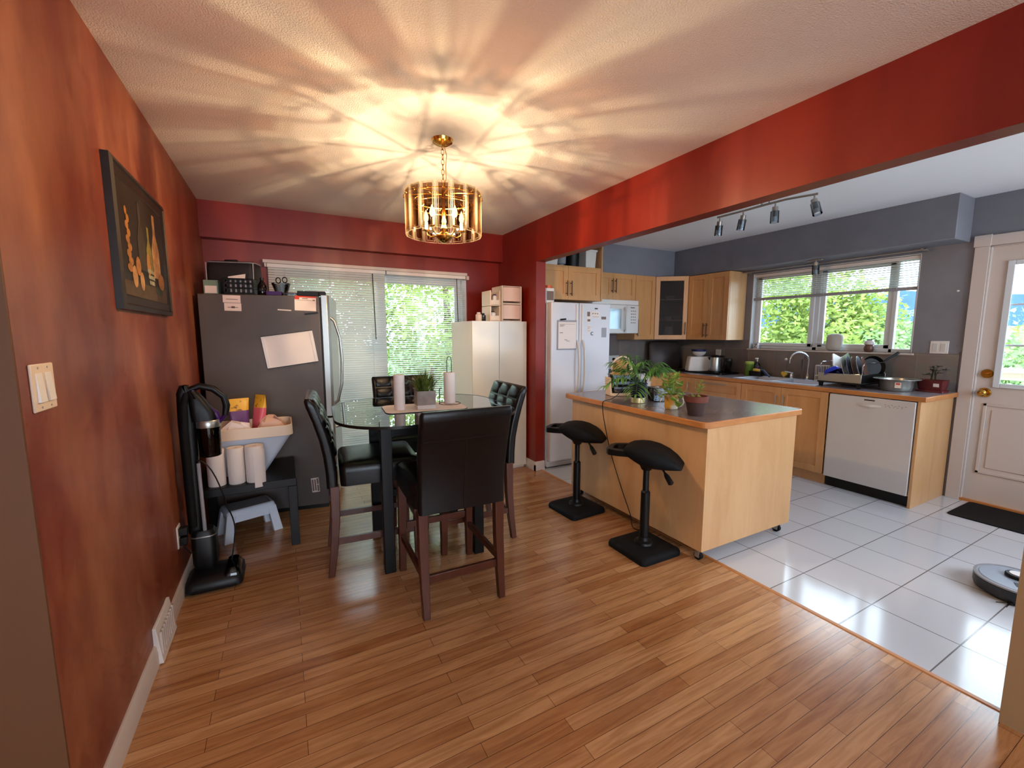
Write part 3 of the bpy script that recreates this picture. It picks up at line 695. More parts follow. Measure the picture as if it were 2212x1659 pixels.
# sink
t = thing('kitchen_sink', 'double bowl sink set in the worktop under the window', 'sink')
g = G(); zr = .8945
for q in ((SX0 - .02, SY0 - .02, SX0 + .02, SY1 + .02), (SX1 - .055, SY0 - .02, SX1 + .02, SY1 + .02), (SX0 + .02, SY0 - .02, SX1 - .055, SY0 + .02), (SX0 + .02, SY1 - .02, SX1 - .055, SY1 + .02), (SX0 + .02, 2.58, SX1 - .055, 2.61)): g.box(q[0], q[1], .8905, q[2], q[3], zr)
obj('rim', g, W['stoolp'], t, bevel=.002)
for a, b in ((SY0 + .02, 2.58), (2.61, SY1 - .02)):
    g = G(); x0, x1, z0 = SX0 + .02, SX1 - .055, .74
    g.box(x0, a, z0, x1, b, z0 + .003).box(x0 - .003, a, z0, x0, b, .8905).box(x1, a, z0, x1 + .003, b, .8905).box(x0, a - .003, z0, x1, a, .8905).box(x0, b, z0, x1, b + .003, .8905)
    obj('bowl', g, W['stoolp'], t)
t = thing('faucet', 'chrome gooseneck faucet behind the sink', 'faucet', (4.775, 2.52, .8947))
obj('deck_plate', G().prism(rrect(.05, .27, .02, 4), 0, .008), W['chrome'], t)
sp = [(0, -.06, .05), (0, -.06, .12), (0, -.06, .20)]
for k in range(1, 16):
    a = math.radians(k * 12); q = .085 - .085 * math.cos(a); sp.append((-.72 * q, -.06 + .70 * q, .20 + .085 * math.sin(a)))
obj('spout', G().lathe([(.022, .008), (.02, .03), (.013, .05), (.011, .06)], (0, -.06, 0), 16).tube(sp + [(-.72 * .17, -.06 + .70 * .17, .17)], .0095, 10), W['chrome'], t, smooth=60)
obj('lever', G().lathe([(.02, .008), (.018, .04), (.012, .06), (.004, .066)], (0, .10, 0), 16).bc((0, .125, .068), (.018, .09, .01), RX(8)), W['chrome'], t)
# dishwasher
t = thing('dishwasher', 'white built-in dishwasher under the worktop end', 'dishwasher', (4.277, 2.012, 0), -90)
obj('body', G().box(.005, .035, .09, .595, .60, .848), W['whitem'], t)
g = G().prism([(.0, .095), (.0, .845), (.03, .845), (.03, .095)], .003, .596, 'x')
do = obj('door', g, W['white'], t, bevel=.004)
obj('kickplate', G().box(.003, .05, .0, .596, .07, .09), W['blackp'], t)
g = G(); R = []
for i in range(9):
    u = i / 8; x = .21 + .17 * u; s = math.sin(PI * u)
    R.append([(x, -.001 - .012 * s, .772 - .006 * s), (x, -.001 - .014 * s, .779), (x, -.001 - .006 * s, .790), (x, .001, .786), (x, .001, .772)])
obj('handle', g.rings(R), W['white'], do, smooth=60)
g = G().box(.262, -.0012, .818, .335, .0004, .828)
g2 = G()
for i in range(7): g2.box(.40 + i * .022, -.0008, .800 - .006 * (i % 2), .412 + i * .022, .0004, .803 - .006 * (i % 2))
for i in range(5): g2.cyl((.41 + i * .026, .0004, .785), (.41 + i * .026, -.001, .785), .003, n=8)
obj('brand_badge', g, W['dink'], do); obj('control_marks', g2, W['ink'], do)
# ================================================================ white fridge
t = thing('white_refrigerator', 'white side by side fridge behind the red wall end', 'refrigerator', (2.31, 3.525, 0))
FW = .735
obj('cabinet', G().box(0, .085, .02, FW, .80, 1.672), W['fridgew'], t, bevel=.004)
obj('base_grille', G().box(.01, .075, .012, FW - .01, .095, .075).box(.01, .07, .025, FW - .01, .08, .032).box(.01, .07, .045, FW - .01, .08, .052).box(.01, .07, .065, FW - .01, .08, .072), W['whitem'], t)
SX = .335
for a, b, hx in ((.0, SX - .003, SX - .035), (SX + .003, FW, SX + .035)):
    do = obj('door', G().box(a, 0, .085, b, .08, 1.68), W['fridgew'], t, bevel=.012, seg=3)
    obj('edge_trim', G().box(hx - .011, -.012, .10, hx + .011, .001, .80).box(hx - .011, -.012, 1.30, hx + .011, .001, 1.665), W['whitem'], do, bevel=.004)
    obj('handle', G().tube([(hx, .0, 1.31), (hx, -.02, 1.29), (hx, -.045, 1.23), (hx, -.055, 1.10), (hx, -.055, .98), (hx, -.045, .86), (hx, -.02, .80), (hx, .0, .785)], .0125, 10), W['white'], do, smooth=60)
def note(name, x0, z0, x1, z1, m, label, cat='paper', thick=.0015, marks=(), y=3.525, mk='ink', group=None):
    g = G().box(x0, y - thick, z0, x1, y - .0003, z1)
    g.slot(1)
    for a, b, c, d in marks: g.box(x0 + (x1 - x0) * a, y - thick - .0006, z0 + (z1 - z0) * b, x0 + (x1 - x0) * c, y - thick + .0004, z0 + (z1 - z0) * d)
    return tag(obj(name, g, [W[m], W[mk]], smooth=0), label, cat, group)
t = thing('wall_calendar', 'magnetic whiteboard planner on the left door of the white fridge', 'whiteboard', (2.487, 3.5245, 1.36), -3)
g = G().box(-.112, -.014, -.145, .112, -.0005, .145)
obj('frame', g, W['greyp'], t, bevel=.003)
g = G().box(-.100, -.0155, -.133, .106, -.0138, .128); g.slot(1)
for a, b, c, d in ((-.085, .095, -.03, .100), (-.085, .085, -.045, .089), (-.085, .02, -.05, .026), (-.088, .106, .09, .108), (-.03, -.05, .0, -.045), (-.01, -.06, .03, -.056)): g.box(a, -.0165, b, c, -.0150, d)
obj('board', g, [W['paper'], W['ink']], t)
obj('marker', G().cyl((-.08, -.02, .150), (-.02, -.02, .156), .008, n=10), W['blackp'], t)
note('magnet', 2.835, 1.622, 2.872, 1.634, 'dink', 'small black strip magnet high on the white fridge', 'magnet', .004)
note('photo_strip', 2.735, 1.485, 2.785, 1.60, 'paper', 'photo strip with round pink picture on right fridge door', 'paper', marks=((.1, .55, .8, .95), (.2, .1, .9, .3)), mk='ink')
note('sticky_note', 2.742, 1.385, 2.790, 1.462, 'paper', 'white note with faint lines under the photo strip', 'paper', marks=((.1, .7, .9, .74), (.1, .5, .7, .54), (.2, .2, .8, .24)))
note('sticky_note', 2.93, 1.335, 2.995, 1.435, 'greyp', 'plain grey note at the right of the white fridge door', 'paper')
note('price_list', 2.80, 1.53, 2.90, 1.60, 'paper', 'faint printed slip near top of the white fridge', 'paper', marks=((.05, .6, .2, .75), (.35, .6, .5, .75), (.65, .6, .8, .75), (.1, .2, .9, .25)))
def letter(name, txt, loc, size, rot, m, label, cat='magnet', depth=.002):
    cu = bpy.data.curves.new(name, 'FONT'); cu.body = txt; cu.size = size; cu.extrude = depth; cu.align_x = 'CENTER'; cu.align_y = 'CENTER'
    tmp = bpy.data.objects.new('tmp', cu); me = bpy.data.meshes.new_from_object(tmp); bpy.data.objects.remove(tmp); me.materials.append(m); o = bpy.data.objects.new(name, me); C.objects.link(o); o.location = loc; o.rotation_euler = rot
    return tag(o, label, cat) if label else o
letter('letter_magnet', 'C', (2.805, 3.522, 1.372), .05, (PI / 2, 0, 0), W['dink'], 'black letter C magnet on the white fridge')
note('fridge_magnet', 2.925, 1.52, 2.985, 1.548, 'ink', 'grey scribbled magnet strip at upper right of white fridge', 'magnet', .003)
# container on the fridge and boxes in the niche
t = thing('tub', 'white labelled tub with orange lid on top of the white fridge', 'tub', (2.375, 3.70, 1.674))
obj('body', G().prism(rrect(.11, .10, .02, 4), 0, .15), W['whitem'], t, bevel=.004)
obj('lid', G().lathe([(.045, .15), (.045, .178), (.001, .18)], n=20), W['lid'], t)
obj('label_print', G().box(-.04, -.0508, .03, .04, -.0502, .12).box(.015, -.0512, .035, .035, -.0505, .05), W['ink'], t)
def bin_(name, x, y, z, w, d, h, label, m='whitem', flare=.02, lid=False, cat='box'):
    t = thing(name, label, cat, (x, y, z))
    obj('body', G().frustum((0, 0, 0), (w - flare, d - flare), (0, 0, h), (w, d)), W[m], t, bevel=.006)
    obj('rim', G().frustum((0, 0, h - .02), (w + .012, d + .012), (0, 0, h), (w + .014, d + .014)), W[m], t, bevel=.003)
    return t
bin_('storage_bin', 3.075, 4.02, 2.096, .15, .24, .20, 'white lidded bin at right of the niche above fridge cabinet')
dish('stacked_pot', 2.90, 4.02, 2.096, [(.06, 0), (.075, .01), (.078, .16), (.08, .165), (.001, .166)], 'dark grey canister beside white bin in the niche', 'canister', 'blackp')
dish('lidded_jar', 2.74, 4.0, 2.096, [(.04, 0), (.05, .008), (.05, .014), (.03, .02), (.03, .03), (.05, .035), (.052, .12), (.05, .14), (.001, .142)], 'grey stemmed jar in middle of the niche', 'jar', 'greyp')
bin_('storage_bin', 2.55, 4.02, 2.096, .18, .24, .13, 'low white bin at left of niche above fridge cabinet')
# microwave
t = thing('microwave', 'white over-range microwave with curved handle', 'microwave', (3.196, 4.015, 0))
obj('body', G().box(0, .03, 1.374, .727, .395, 1.78), W['white'], t, bevel=.004)
obj('vent', G().box(.004, .008, 1.722, .723, .032, 1.776), W['whitem'], t, bevel=.003)
do = obj('door', G().box(.004, 0, 1.378, .53, .03, 1.716), W['white'], t, bevel=.004)
obj('window', G().box(.04, -.0015, 1.43, .44, .001, 1.67), M('microwave_window', (170, 188, 198), .08, .3), do)
obj('handle', G().tube([(.50, 0, 1.69), (.49, -.03, 1.66), (.475, -.045, 1.55), (.475, -.045, 1.50), (.49, -.03, 1.42), (.50, 0, 1.40)], .012, 10), W['white'], do, smooth=60)
pn = obj('control_panel', G().box(.533, .002, 1.378, .723, .03, 1.716), W['white'], t, bevel=.003)
g = G().box(.59, .0005, 1.682, .655, .0025, 1.694)
for i in range(3):
    for j in range(5): g.box(.60 + i * .03, .001, 1.50 + j * .035, .614 + i * .03, .0025, 1.512 + j * .035)
obj('buttons', g, W['ink'], pn)
# stove
t = thing('stove', 'white stove beside the white fridge, under the microwave', 'stove', (3.165, 3.775, 0))
obj('body', G().box(0, .02, .03, .755, .63, .90), W['white'], t, bevel=.004)
obj('cooktop', G().box(0, 0, .90, .755, .58, .912), W['blackp'], t, bevel=.003)
obj('backguard', G().box(0, .57, .90, .755, .63, 1.09), W['white'], t, bevel=.006)
do = obj('oven_door', G().box(.01, -.01, .20, .745, .02, .80), W['white'], t, bevel=.006)
obj('handle', G().tube([(.08, -.01, .74), (.08, -.05, .745), (.675, -.05, .745), (.675, -.01, .74)], .011, 8), W['white'], do)
obj('drawer', G().box(.01, -.005, .04, .745, .02, .19), W['white'], t, bevel=.006)
for i in range(5): obj('knob', G().cyl((.10 + i * .139, .571, 1.04), (.10 + i * .139, .55, 1.04), .02, .017, 14), W['blackp'], t)
# ================================================================ island
t = thing('kitchen_island', 'maple kitchen island on casters with grey laminate top', 'kitchen island')
IX0, IX1, IY0, IY1 = 2.145, 3.045, 1.617, 2.935
obj('carcass', G().box(IX0 + .018, IY0 + .018, .075, IX1 - .02, IY1, .829), W['mapleh'], t)
obj('front_panel', G().box(IX0, IY0, .07, IX0 + .018, IY1, .8285), W['mapleh'], t, bevel=.001)
obj('end_panel', G().box(IX0 + .018, IY0, .07, IX1, IY0 + .018, .8285), W['mapleh'], t, bevel=.001)
g = G().prism(rrect(1.0 - .03, 1.412 - .03, .03, 4, (2.606, 2.306)), .83, .866)
obj('worktop', g, W['lam'], t)
oo = rrect(1.0, 1.412, .045, 5, (2.606, 2.306)); ii = rrect(.97, 1.382, .03, 5, (2.606, 2.306))
obj('worktop_edge', G().rings([[(x, y, z) for x, y in r] for r, z in ((ii, .829), (oo, .829), (oo, .8665), (ii, .8665))], False, True), W['edge'], t, bevel=.004)
for x, y in ((2.178, 1.66), (2.98, 1.66), (2.19, 2.86), (2.98, 2.86)):
    c = obj('caster', G().lathe([(.012, .075), (.02, .072), (.018, .058), (.008, .054)], (x, y, 0), 12).box(x - .018, y - .016, .018, x - .013, y + .016, .058).box(x + .013, y - .016, .018, x + .018, y + .016, .058), W['steel'], t)
    obj('wheel', G().cyl((x - .012, y, .0255), (x + .012, y, .0255), .0255, n=18), W['blackr'], c)
for z in (.62, .30): obj('hinge', G().cyl((IX1 + .004, IY0 + .01, z), (IX1 + .004, IY0 + .01, z + .06), .005, n=8), W['steel'], t)
def make_stool(label, x, y, rz):
    t = thing('leaning_stool', label, 'stool', (x, y, 0), 0, 'black saddle stools at the island')
    R = []
    for z, w, r in ((0, .326, .03), (.022, .33, .032), (.036, .318, .03), (.048, .28, .03), (.05, .2, .03)): R.append([(a, b, z) for a, b in rrect(w, w, r, 4)])
    obj('base', G().rings(R), W['blackr'], t, smooth=50)
    obj('collar', G().lathe([(.06, .05), (.055, .062), (.035, .07), (.03, .09)], n=20), W['blackp'], t)
    obj('column', G().cyl((0, 0, .06), (0, 0, .385), .0285, n=20).cyl((0, 0, .385), (0, 0, .395), .0285, .02, 20), W['black'], t)
    obj('piston', G().cyl((0, 0, .39), (0, 0, .555), .019, n=16).cyl((0, 0, .53), (0, 0, .56), .03, .045, 16), W['blackp'], t)
    Mz = Matrix.Rotation(math.radians(rz), 4, 'Z')
    # saddle: u along the long axis, v across
    R = []
    for u, zt, zb, hv in ((-.125, .672, .632, .10), (-.10, .684, .618, .12), (-.05, .693, .592, .138), (0, .694, .568, .146), (.06, .684, .562, .142), (.12, .660, .563, .13), (.17, .628, .566, .11), (.205, .594, .569, .09), (.213, .584, .573, .08)):
        sec = []
        for v, z in ((-1, .35), (-1, .7), (-.9, .93), (-.6, 1), (0, 1.0), (.6, 1), (.9, .93), (1, .7), (1, .35), (.8, .08), (0, 0), (-.8, .08)): sec.append(Mz @ Vector((u, v * hv, zb + (zt - zb) * z)))
        R.append(sec)
    obj('seat', G().rings(R), W['blackr'], t, smooth=60)
    # carry handle: a flat loop at the raised end, leaving an open slot
    P = [(-.08, -.105), (-.16, -.102), (-.222, -.085), (-.243, -.05), (-.243, .05), (-.222, .085), (-.16, .102), (-.08, .105)]
    R = []
    for i, (u, v) in enumerate(P):
        c = Vector((-.13, 0)); q = Vector((u, v)); inn = c + (q - c) * .70
        zz = .648 + (-u - .08) * -.06
        R.append([Mz @ Vector((a.x, a.y, z)) for a, z in ((q, zz - .026), (q, zz + .016), (inn, zz + .018), (inn, zz - .022))])
    obj('carry_handle', G().rings(R), W['blackp'], t, bevel=.005, smooth=50)
    a = Mz @ Vector((.10, -.05, .565)); b = Mz @ Vector((.165, -.10, .49))
    d = (b - a)
    obj('height_lever', G().tube([a - d * .25, a + d * .35], .006, 8).tube([a + d * .3, a + d * .5, a + d * .95, b], [.008, .015, .017, .009], 8), W['blackp'], t)
    return t
s1 = make_stool('nearer black saddle stool, at the near corner of the island', 1.968, 1.905, -56)
dup(s1, (1.968, 2.622, 0), 3, 'farther black saddle stool, at the fridge end of the island')
# ================================================================ things on the island
IZ = .8672
def strip_leaf(g, p, az, L0, w, droop, n=5, lift=.3):
    d = Vector((math.cos(az), math.sin(az), 0)); sd = Vector((-d.y, d.x, 0)); V = []
    for i in range(n + 1):
        s = i / n; q = Vector(p) + d * (L0 * s) + Vector((0, 0, L0 * (lift * s - droop * s * s))); ww = w * math.sin(PI * (.08 + .92 * s) ** .8) + .0004
        V.append((g.b.verts.new(q - sd * ww), g.b.verts.new(q + Vector((0, 0, -.15 * ww))), g.b.verts.new(q + sd * ww)))
    for i in range(n):
        for k in (0, 1): g._f((V[i][k], V[i][k + 1], V[i + 1][k + 1], V[i + 1][k]))
def frond(g, p, az, L0, rise, droop, r, nl=9, wl=.006, ll=.075):
    d = Vector((math.cos(az), math.sin(az), 0)); pts = []
    for i in range(9):
        s = i / 8; pts.append(Vector(p) + d * (L0 * s) + Vector((0, 0, L0 * (rise * s - droop * s * s))))
    g.tube(pts, [.0022 * (1 - .6 * i / 8) for i in range(9)], 5)
    for k in range(nl):
        s = .35 + .65 * k / (nl - 1); f = s * 8; i = min(int(f), 7); q = pts[i].lerp(pts[i + 1], f - i)
        for sg in (-1, 1):
            strip_leaf(g, q, az + sg * (1.05 - .6 * (s - .35)) + r.uniform(-.12, .12), ll * (1.15 - .45 * abs(s - .6)) * r.uniform(.85, 1.1), wl, .55 + r.uniform(-.1, .25), 4, r.uniform(.05, .3))
    strip_leaf(g, pts[-1], az, ll * .9, wl, .6, 4, .1)
t = thing('potted_palm', 'leafy palm in a navy pot with pale gold base on the island', 'plant', (2.30, 2.335, IZ))
obj('pot', G().lathe([(.05, .04), (.053, .042), (.064, .135), (.066, .145), (.061, .146), (.058, .128), (.001, .126)], n=28), W['navy'], t, smooth=50)
obj('pot_base', G().lathe([(.047, 0), (.05, .002), (.0505, .038), (.05, .041), (.001, .041)], n=28), W['gold'], t, smooth=50)
obj('soil', G().cyl((0, 0, .125), (0, 0, .132), .057, n=20), W['soil'], t)
g = G(); r3 = random.Random(11)
for az, L0, rise, dr, ll in ((3.85, .14, .6, 1.1, .10), (3.0, .24, .75, .95, .085), (2.0, .12, 1.6, 1.2, .10), (2.3, .16, 1.6, 1.1, .085), (1.4, .13, 2.0, 1.0, .085), (.5, .15, 1.7, 1.1, .09), (5.6, .17, 1.5, 1.25, .10), (5.2, .12, 1.9, 1.1, .09), (0, .18, 1.3, 1.2, .085), (3.4, .12, 2.0, 1.1, .085), (4.8, .15, 1.6, 1.2, .09), (2.8, .08, 2.6, .9, .08), (6.0, .20, 1.1, 1.1, .075), (1.0, .08, 2.6, .9, .08), (4.1, .09, 2.3, 1.1, .085)):
    frond(g, (.02 * math.cos(az), .02 * math.sin(az), .13), az, L0 * 1.05, rise * 1.3, dr, r3, 9, .007, ll * 1.05)
obj('foliage', g, W['palm'], t, smooth=60)
def broad(g, p, az, L0, w, tilt, r):
    d = Vector((math.cos(az) * math.cos(tilt), math.sin(az) * math.cos(tilt), math.sin(tilt))); sd = Vector((-math.sin(az), math.cos(az), 0)); up = sd.cross(d); V = []
    for s, k in ((0, .02), (.12, .62), (.3, 1), (.5, .86), (.72, .5), (.9, .18), (1, .01)):
        q = Vector(p) + d * (L0 * s) - up * (abs(L0) * .22 * s * s)
        V.append((g.b.verts.new(q - sd * w * k + up * w * k * .3), g.b.verts.new(q), g.b.verts.new(q + sd * w * k + up * w * k * .3)))
    for i in range(6):
        for k in (0, 1): g._f((V[i][k], V[i][k + 1], V[i + 1][k + 1], V[i + 1][k]))
t = thing('mug_planter', 'variegated vine growing in an ochre mug with handle', 'plant', (2.305, 2.03, IZ))
obj('mug', G().lathe([(.036, 0), (.041, .003), (.044, .02), (.046, .085), (.045, .10), (.041, .10), (.041, .085), (.001, .083)], n=28), W['mug'], t, smooth=50)
a = math.radians(-40); ca, sa = math.cos(a), math.sin(a)
obj('handle', G().tube([((.043 + .034 * math.sin(q)) * ca, (.043 + .034 * math.sin(q)) * sa, .05 + .034 * math.cos(q)) for q in [PI * k / 10 for k in range(11)]], .0055, 8), W['mug'], t, smooth=60)
obj('soil', G().cyl((0, 0, .08), (0, 0, .088), .04, n=20), W['soil'], t)
g = G(); gs = G(); r4 = random.Random(5)
for k in range(62):
    az = r4.uniform(0, 2 * PI); h = r4.uniform(.10, .24) if k > 9 else r4.uniform(.06, .11); rr = r4.uniform(.01, .065) * (1.25 if h < .16 else .7)
    e = (rr * math.cos(az), rr * math.sin(az), h); gs.tube(bez((.012 * math.cos(az), .012 * math.sin(az), .085), (.01 * math.cos(az), .01 * math.sin(az), h * .8), e, 6), .0014, 5)
    broad(g, e, az + r4.uniform(-.6, .6), r4.uniform(.045, .072), r4.uniform(.015, .023), r4.uniform(-.7, .5), r4)
obj('foliage', g, W['pothos'], t, smooth=60); obj('stems', gs, W['pothos'], t)
t = thing('seedling_pot', 'small seedling in a dark terracotta pot near the island corner', 'plant', (2.262, 1.80, IZ))
obj('pot', G().lathe([(.042, 0), (.045, .003), (.062, .088), (.058, .088), (.054, .07), (.001, .068)], n=28), W['terra'], t, smooth=40)
obj('rim', G().lathe([(.0625, .084), (.07, .086), (.073, .122), (.066, .123), (.06, .09)], n=28), W['terrar'], t, smooth=40)
obj('soil', G().cyl((0, 0, .09), (0, 0, .10), .06, n=20), W['soil'], t)
g = G()
for k in range(16):
    az = r4.uniform(0, 2 * PI); h = .10 + .075 * r4.random(); x0 = .018 if k % 2 else -.01
    e = Vector((x0 + .022 * math.cos(az), .022 * math.sin(az), h)); g.tube([(x0, 0, .098), (x0 * .9, 0, h * .9), e], .0011, 4); broad(g, e, az, r4.uniform(.032, .05), .011, r4.uniform(-.5, .4), r4)
for k in range(9):
    az = k * 2.4; e = Vector((.03 + .006 * math.cos(az), 0.004 * math.sin(az), .16 + k * .006)); broad(g, e, az, .034, .009, .2, r4)
g.tube([(.012, 0, .098), (.02, 0, .14), (.03, 0, .215)], .0014, 5)
obj('foliage', g, W['seed'], t, smooth=60)
# halogen oven
t = thing('tabletop_oven', 'glass bowl tabletop oven with domed tan lid at the island far end', 'countertop oven', (2.475, 2.70, IZ), -20)
bw, bd = .20, .17
R = [[(x, y, z) for x, y in rrect(bw + k, bd + k, .05, 5)] for z, k in ((.03, -.03), (.036, -.01), (.05, 0), (.165, .012), (.172, .02), (.17, .008), (.052, -.008), (.038, -.02))]
obj('glass_bowl', G().rings(R), W['clearw'], t, smooth=50)
g = G()
for s in (-1, 1):
    g.prism([(s * .105, 0), (s * .105, .012), (s * .118, .15), (s * .128, .152), (s * .122, 0)], -.06, .06, 'y')
g.prism(rrect(.235, .16, .03, 4), 0, .022)
obj('stand', g, W['almond'], t, bevel=.004)
g = G()
for z in (.075, .12):
    for i in range(7): g.tube([(-.09, -.066 + i * .022, z), (.09, -.066 + i * .022, z)], .002, 5)
    g.tube([(x, y, z) for x, y in rrect(.185, .145, .04, 4)], .0026, 5, True)
obj('wire_rack', g, W['chrome'], t)
ld = obj('lid', G().lathe([(.10, .172), (.102, .178), (.085, .184), (.082, .205), (.085, .212), (.084, .22), (.078, .25), (.06, .278), (.035, .292), (.001, .296)], n=28), W['tan'], t, smooth=50)
obj('lid_band', G().lathe([(.0835, .198), (.0868, .200), (.0868, .208), (.0835, .210)], n=28), W['blackp'], ld)
obj('lid_handle', G().tube([(-.088, 0, .205)] + arc((0, 0, .225), .092, 170, 10, 14) + [(.088, 0, .205)], .0075, 8), W['almond'], ld, smooth=60)
# cord of the oven: over the island edge and down to the floor
cord = [(2.43, 2.625, IZ + .205), (2.40, 2.60, IZ + .12), (2.33, 2.56, IZ + .05), (2.22, 2.52, IZ + .012), (2.13, 2.495, IZ + .005), (2.097, 2.487, IZ - .003), (2.092, 2.483, IZ - .04), (2.095, 2.47, .74), (2.108, 2.40, .50), (2.118, 2.28, .25), (2.122, 2.19, .09), (2.115, 2.16, .02), (2.13, 2.13, .004), (2.17, 2.10, .004)]
cu = G(); cc = []
for i in range(len(cord) - 1):
    p0, p1, p2, p3 = [Vector(cord[max(0, min(len(cord) - 1, i + q))]) for q in (-1, 0, 1, 2)]
    for k in range(5):
        s = k / 5; cc.append(.5 * ((2 * p1) + (p2 - p0) * s + (2 * p0 - 5 * p1 + 4 * p2 - p3) * s * s + (3 * p1 - p0 - 3 * p2 + p3) * s ** 3))
cc.append(Vector(cord[-1]))
g = cu.tube(cc, .0032, 6).cyl((2.43, 2.628, IZ + .218), (2.43, 2.622, IZ + .190), .012, .009, 10)
tag(obj('power_cord', g, W['blackp']), 'black power cord hanging from the oven down the island front', 'power cord')
t = thing('plastic_container', 'clear square plastic container behind the ochre mug', 'container', (2.52, 2.33, IZ), -15)
R = [[(x, y, z) for x, y in rrect(.16 + k, .12 + k, .02, 4)] for z, k in ((0, -.02), (.003, -.01), (.10, .0), (.103, .012), (.10, -.005), (.006, -.015))]
obj('body', G().rings(R), W['clearw'], t)
obj('skewer', G().tube([(-.05, -.085, .005), (-.015, -.075, .07)], .003, 6), W['almond'], t)
t = thing('drinking_glass', 'tall clear glass jar behind the palm stems', 'glass', (2.47, 2.47, IZ))
obj('body', G().lathe([(.03, 0), (.034, .003), (.036, .15), (.033, .15), (.031, .008), (.001, .006)], n=20), W['clearw'], t, smooth=50)

# ================================================================ along the worktop
WZ = .8902
t = thing('tray', 'flat black tray under the toaster and kettle', 'tray', (4.665, 3.58, WZ))
obj('tray_body', G().prism(rrect(.36, .66, .03, 4), 0, .008).rings([[(x, y, z) for x, y in rrect(.36 - k, .66 - k, .03, 4)] for z, k in ((.004, 0), (.018, 0), (.018, .012), (.009, .014))], False), W['blackp'], t)
TY = WZ + .0085
t = thing('toaster', 'plain white toaster with a bowl on top', 'toaster', (4.66, 3.70, TY), -35)
obj('body', G().rings([[(x, y, z) for x, y in rrect(w, d, .02, 4)] for z, w, d in ((.008, .285, .165), (.03, .29, .17), (.17, .25, .155), (.185, .235, .14), (.188, .2, .11))]), W['whitem'], t, smooth=50)
obj('slots', G().box(-.09, -.035, .187, .09, -.015, .1895).box(-.09, .015, .187, .09, .035, .1895), W['blackp'], t)
obj('lever', G().box(.138, -.012, .10, .155, .012, .115), W['blackp'], t, bevel=.003)
obj('foot_strip', G().prism(rrect(.26, .14, .02, 3), 0, .0085), W['blackp'], t)
t = thing('bowl', 'white bowl with dark blue rim on the toaster', 'bowl', (4.66, 3.70, TY + .1897))
obj('body', G().lathe([(.03, 0), (.045, .002), (.075, .03), (.088, .062), (.084, .062), (.07, .03), (.001, .008)], n=28), W['white'], t, smooth=50)
obj('rim_band', G().lathe([(.0875, .060), (.09, .064), (.0915, .085), (.087, .086), (.083, .062)], n=28), M('navy_band', (30, 38, 90), .4), t)
t = thing('kettle', 'black and steel electric kettle between toaster and tumbler', 'kettle', (4.66, 3.46, TY))
obj('base', G().lathe([(.075, 0), (.078, .004), (.076, .02), (.001, .022)], n=24), W['blackp'], t)
obj('body', G().lathe([(.068, .022), (.07, .03), (.064, .10), (.058, .17), (.054, .19), (.001, .192)], n=28), W['steel'], t, smooth=50)
obj('lid', G().lathe([(.055, .186), (.056, .20), (.04, .212), (.012, .216), (.001, .217)], n=24), W['blackp'], t)
obj('handle', G().tube([(.02, -.05, .20), (.03, -.09, .20), (.035, -.105, .17), (.035, -.10, .10), (.03, -.08, .05)], .013, 8), W['blackp'], t, smooth=60)
obj('spout', G().frustum((-.02, .05, .15), (.03, .02), (-.025, .072, .185), (.03, .02)), W['blackp'], t, bevel=.004)
t = thing('tumbler', 'clear tumbler with black lid right of the kettle', 'tumbler', (4.70, 3.315, WZ))
obj('cup', G().lathe([(.03, 0), (.034, .003), (.043, .15), (.040, .15), (.031, .006), (.001, .005)], n=24), W['clearg'], t, smooth=50)
obj('lid', G().lathe([(.044, .148), (.046, .152), (.046, .17), (.042, .186), (.02, .192), (.001, .192)], n=24), W['blackp'], t, smooth=50)
t = thing('baking_tray', 'dark baking tray leaning upright in the worktop corner', 'baking tray', (4.60, 4.20, WZ), -28)
R = [[(x, .015 * k + z * .10, z + .20) for x, z in rrect(.42 - d, .38 - d, .06, 5)] for k, d in ((0, .05), (1, .02), (1.2, 0), (.6, .0), (-.4, .04))]
obj('tray_body', G().rings(R), M('dark_tin', (58, 50, 48), .45, .3), t, smooth=50).location.z = -.008
t = thing('outlet', 'white double outlet on the rear of worktop corner backsplash', 'outlet', (XK - .0082, 3.60, 1.115), -90)
def plate(t, w, h, holes=True, m='whitem'):
    obj('cover_plate', G().box(-w / 2, -.006, -h / 2, w / 2, 0, h / 2), W[m], t, bevel=.003)
plate(t, .075, .115)
g = G()
for z in (.025, -.025): g.box(-.012, -.0068, z - .006, -.009, -.0055, z + .006).box(.009, -.0068, z - .006, .012, -.0055, z + .006)
obj('sockets', g, W['dink'], t)
# sink area
t = thing('canister', 'green lidded canister beside the sink', 'canister', (4.76, 3.085, WZ))
obj('body', G().lathe([(.042, 0), (.045, .004), (.045, .135), (.001, .136)], n=24), W['green'], t, smooth=50)
obj('lid', G().lathe([(.046, .134), (.047, .138), (.047, .158), (.04, .162), (.001, .163)], n=24), M('lime_lid', (176, 196, 90), .45), t)
t = thing('soap_bottle', 'white pump soap bottle with purple label by the sink', 'soap bottle', (4.80, 3.02, WZ + .0045))
obj('bottle', G().lathe([(.03, 0), (.034, .004), (.035, .11), (.026, .135), (.014, .145), (.012, .16), (.001, .161)], n=20), W['clearw'], t, smooth=50)
obj('label_band', G().lathe([(.0355, .02), (.0356, .021), (.0356, .10), (.0355, .101)], n=20), W['purple'], t)
obj('label_mark', G().bc((-.0335, -.013, .065), (.004, .022, .03), RZ(22)), W['paper'], t)
obj('pump', G().cyl((0, 0, .16), (0, 0, .19), .007, n=10).bc((-.012, 0, .195), (.045, .016, .014)), W['whitem'], t, bevel=.003)
t = thing('sponge_caddy', 'small black caddy holding a yellow brush by the sink', 'caddy', (4.74, 2.985, WZ + .0048))
